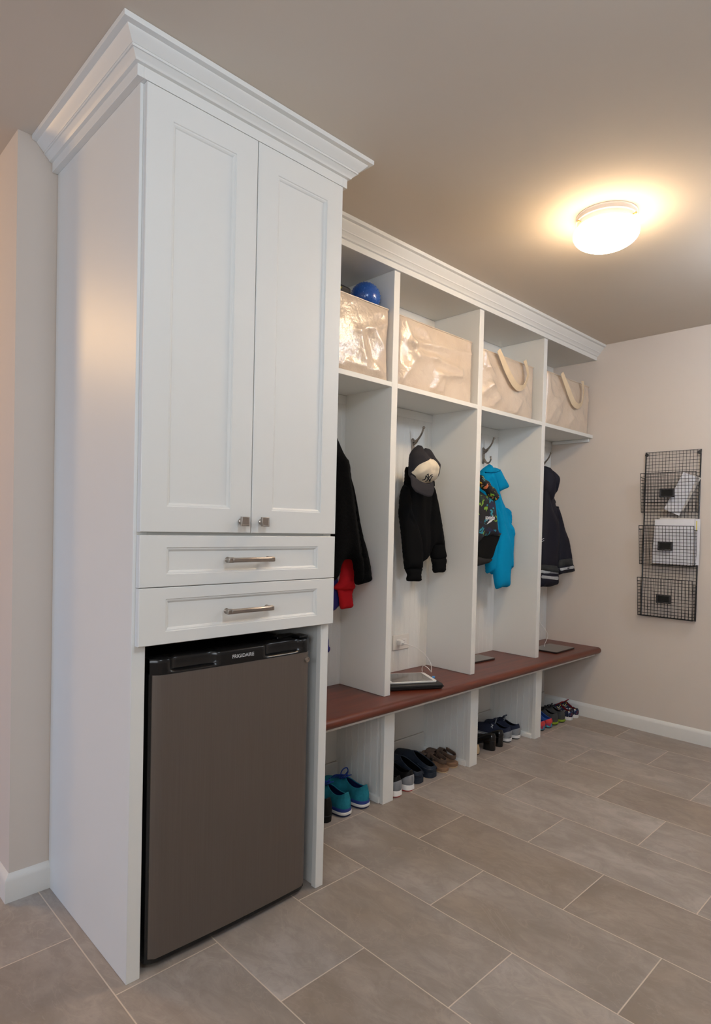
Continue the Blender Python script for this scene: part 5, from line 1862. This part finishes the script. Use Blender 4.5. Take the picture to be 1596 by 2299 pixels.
b = MB()
NY = 16
for i in range(1, NY):
    y = RY0 + (RY1 - RY0) * i / NY
    wire(b, (xf, y, RZ0), (xf, y, RZ1))
nzr = 52
for j in range(1, nzr):
    z = RZ0 + (RZ1 - RZ0) * j / nzr
    wire(b, (xf - .0015, RY0, z), (xf - .0015, RY1, z))
b.build('back_mesh', 'black_wire', rk, smooth=False)
for y in (RY0 - .006, RY1 + .006):
    b = MB()
    b.lathe((xf - .004, y, RZ1 - .016), [(.0075, -.002), (.0105, -.002), (.0105, .002), (.0075, .002)], 20, 'x')
    b.lathe((xf - .005, y, RZ1 - .016), [(.0045, -.003), (.0045, .004), (.0025, .005)], 14, 'x')
    b.build('hanging_ring', 'steel_frame', rk, angle=50)
for (zt, zb) in ((1.5855, 1.353), (1.270, 1.0365), (.954, .7215)):
    xt, xb2 = XR - .087, XR - .060
    p = MB()
    p.tube([(xt, RY0, zt), (xt, RY1, zt), (xb2, RY1, zb), (xb2, RY0, zb)], .0028, 8, closed=True)
    zs_ = zt - .022
    xs_ = xt + (xb2 - xt) * (zt - zs_) / (zt - zb)
    for y in (RY0, RY1):
        p.tube([(xs_, y, zs_), (xf, y, zs_ - .004)], .0022, 6)
        p.tube([(xb2, y, zb), (xf, y, zb)], .0025, 6)
    pk = p.build('pocket', 'black_wire', rk, angle=60)
    b = MB()
    for i in range(1, NY):
        y = RY0 + (RY1 - RY0) * i / NY
        wire(b, (xt, y, zt), (xb2, y, zb), .0012)
        wire(b, (xb2, y, zb), (xf, y, zb), .0012)
    nr = 12
    for j in range(1, nr):
        q = j / nr
        x, z = xt + (xb2 - xt) * q, zt + (zb - zt) * q
        wire(b, (x, RY0, z), (x, RY1, z), .0012)
        if z < zs_:
            for y in (RY0, RY1):
                wire(b, (x, y, z), (xf, y, z), .0011)
    for q in (.33, .66):
        for y in (RY0, RY1):
            xq = xt + (xb2 - xt) * .1
            wire(b, (xq + (xf - xq) * q, y, zs_ - .003), (xb2 + (xf - xb2) * q, y, zb), .0011)
    for q in (.33, .66):
        wire(b, (xb2 + (xf - xb2) * q, RY0, zb), (xb2 + (xf - xb2) * q, RY1, zb), .0012)
    b.build('pocket_mesh', 'black_wire', pk, smooth=False)
    # card holder on the front
    yc = -.199
    zc = zt - (1.5855 - 1.466)
    q = (zt - zc) / (zt - zb)
    xc_ = xt + (xb2 - xt) * q - .004
    b = MB()
    b.box(xc_ - .006, xc_ + .002, yc + .032, yc + .041, zc - .026, zc + .026)
    b.box(xc_ - .006, xc_ + .002, yc - .041, yc - .032, zc - .026, zc + .026)
    b.box(xc_ - .006, xc_ + .002, yc - .041, yc + .041, zc + .018, zc + .026)
    b.box(xc_ - .006, xc_ + .002, yc - .041, yc + .041, zc - .026, zc - .018)
    hd = b.build('card_holder', 'steel_frame', pk, bevel=.0015)
    MB().box(xc_ - .001, xc_ + .001, yc - .034, yc + .034, zc - .020, zc + .020).build('dark_card', 'black_plastic', hd)


def sheet(name, label, cat, quad, th, m, curl=0.0, group=None):
    """a sheet or bundle from four corners, with thickness towards the wall"""
    t_ = MB()
    a, b_, c, d = map(Vector, quad)
    nrm_ = (b_ - a).cross(d - a).normalized()
    if nrm_.x < 0:
        nrm_ = -nrm_
    n = 12
    rows, back = [], []
    for j in range(n + 1):
        row = []
        for i in range(n + 1):
            u, v = i / n, j / n
            p = (a.lerp(b_, u)).lerp(d.lerp(c, u), v)
            p = p - nrm_ * curl * math.sin(math.pi * u) * (1 - v * .4)
            row.append(p)
        rows.append(row)
    t_.sweep(rows)
    t_.sweep([[p + nrm_ * th for p in r_] for r_ in rows])
    for seq in (rows[0], rows[-1], [r_[0] for r_ in rows], [r_[-1] for r_ in rows]):
        t_.sweep([seq, [p + nrm_ * th for p in seq]])
    o = t_.build(name, m, None, angle=40)
    return tag(o, label, cat, group)


xq = XR
sheet('envelope', 'white envelope leaning at a slant in the top pocket of the wire rack', 'envelope',
      [(xq - .034, -.272, 1.590), (xq - .030, -.343, 1.556), (xq - .056, -.264, 1.331), (xq - .056, -.178, 1.371)], .0022, 'paper', .004)
sheet('letter', 'letter mostly hidden behind the slanted envelope in the top pocket', 'paper',
      [(xq - .018, -.310, 1.578), (xq - .018, -.362, 1.552), (xq - .046, -.282, 1.362), (xq - .048, -.215, 1.370)], .0012, 'paper_cream', .003)
st_ = sheet('paper_stack', 'front stack of white papers filling the middle pocket of the wire rack', 'papers',
            [(xq - .050, -.128, 1.309), (xq - .050, -.346, 1.312), (xq - .054, -.340, 1.043), (xq - .054, -.118, 1.045)], .009, 'paper', .006)
sheet('paper_sheet', 'taller sheet showing above the paper stack in the middle pocket', 'papers',
      [(xq - .034, -.148, 1.3205), (xq - .034, -.345, 1.3165), (xq - .036, -.342, 1.05), (xq - .036, -.142, 1.05)], .0015, 'paper_cream', .003)
cd = thing('file_card', 'white card with a yellow tab strip, right side of the middle pocket', 'card', (xq - .026, -.356, 1.2))
MB().box(xq - .029, xq - .027, -.370, -.320, 1.045, 1.3135).build('card_sheet', 'paper', cd)
MB().box(xq - .0296, xq - .0291, -.3535, -.3490, 1.243, 1.302).build('yellow_tab', 'yellow', cd, label='narrow yellow strip')
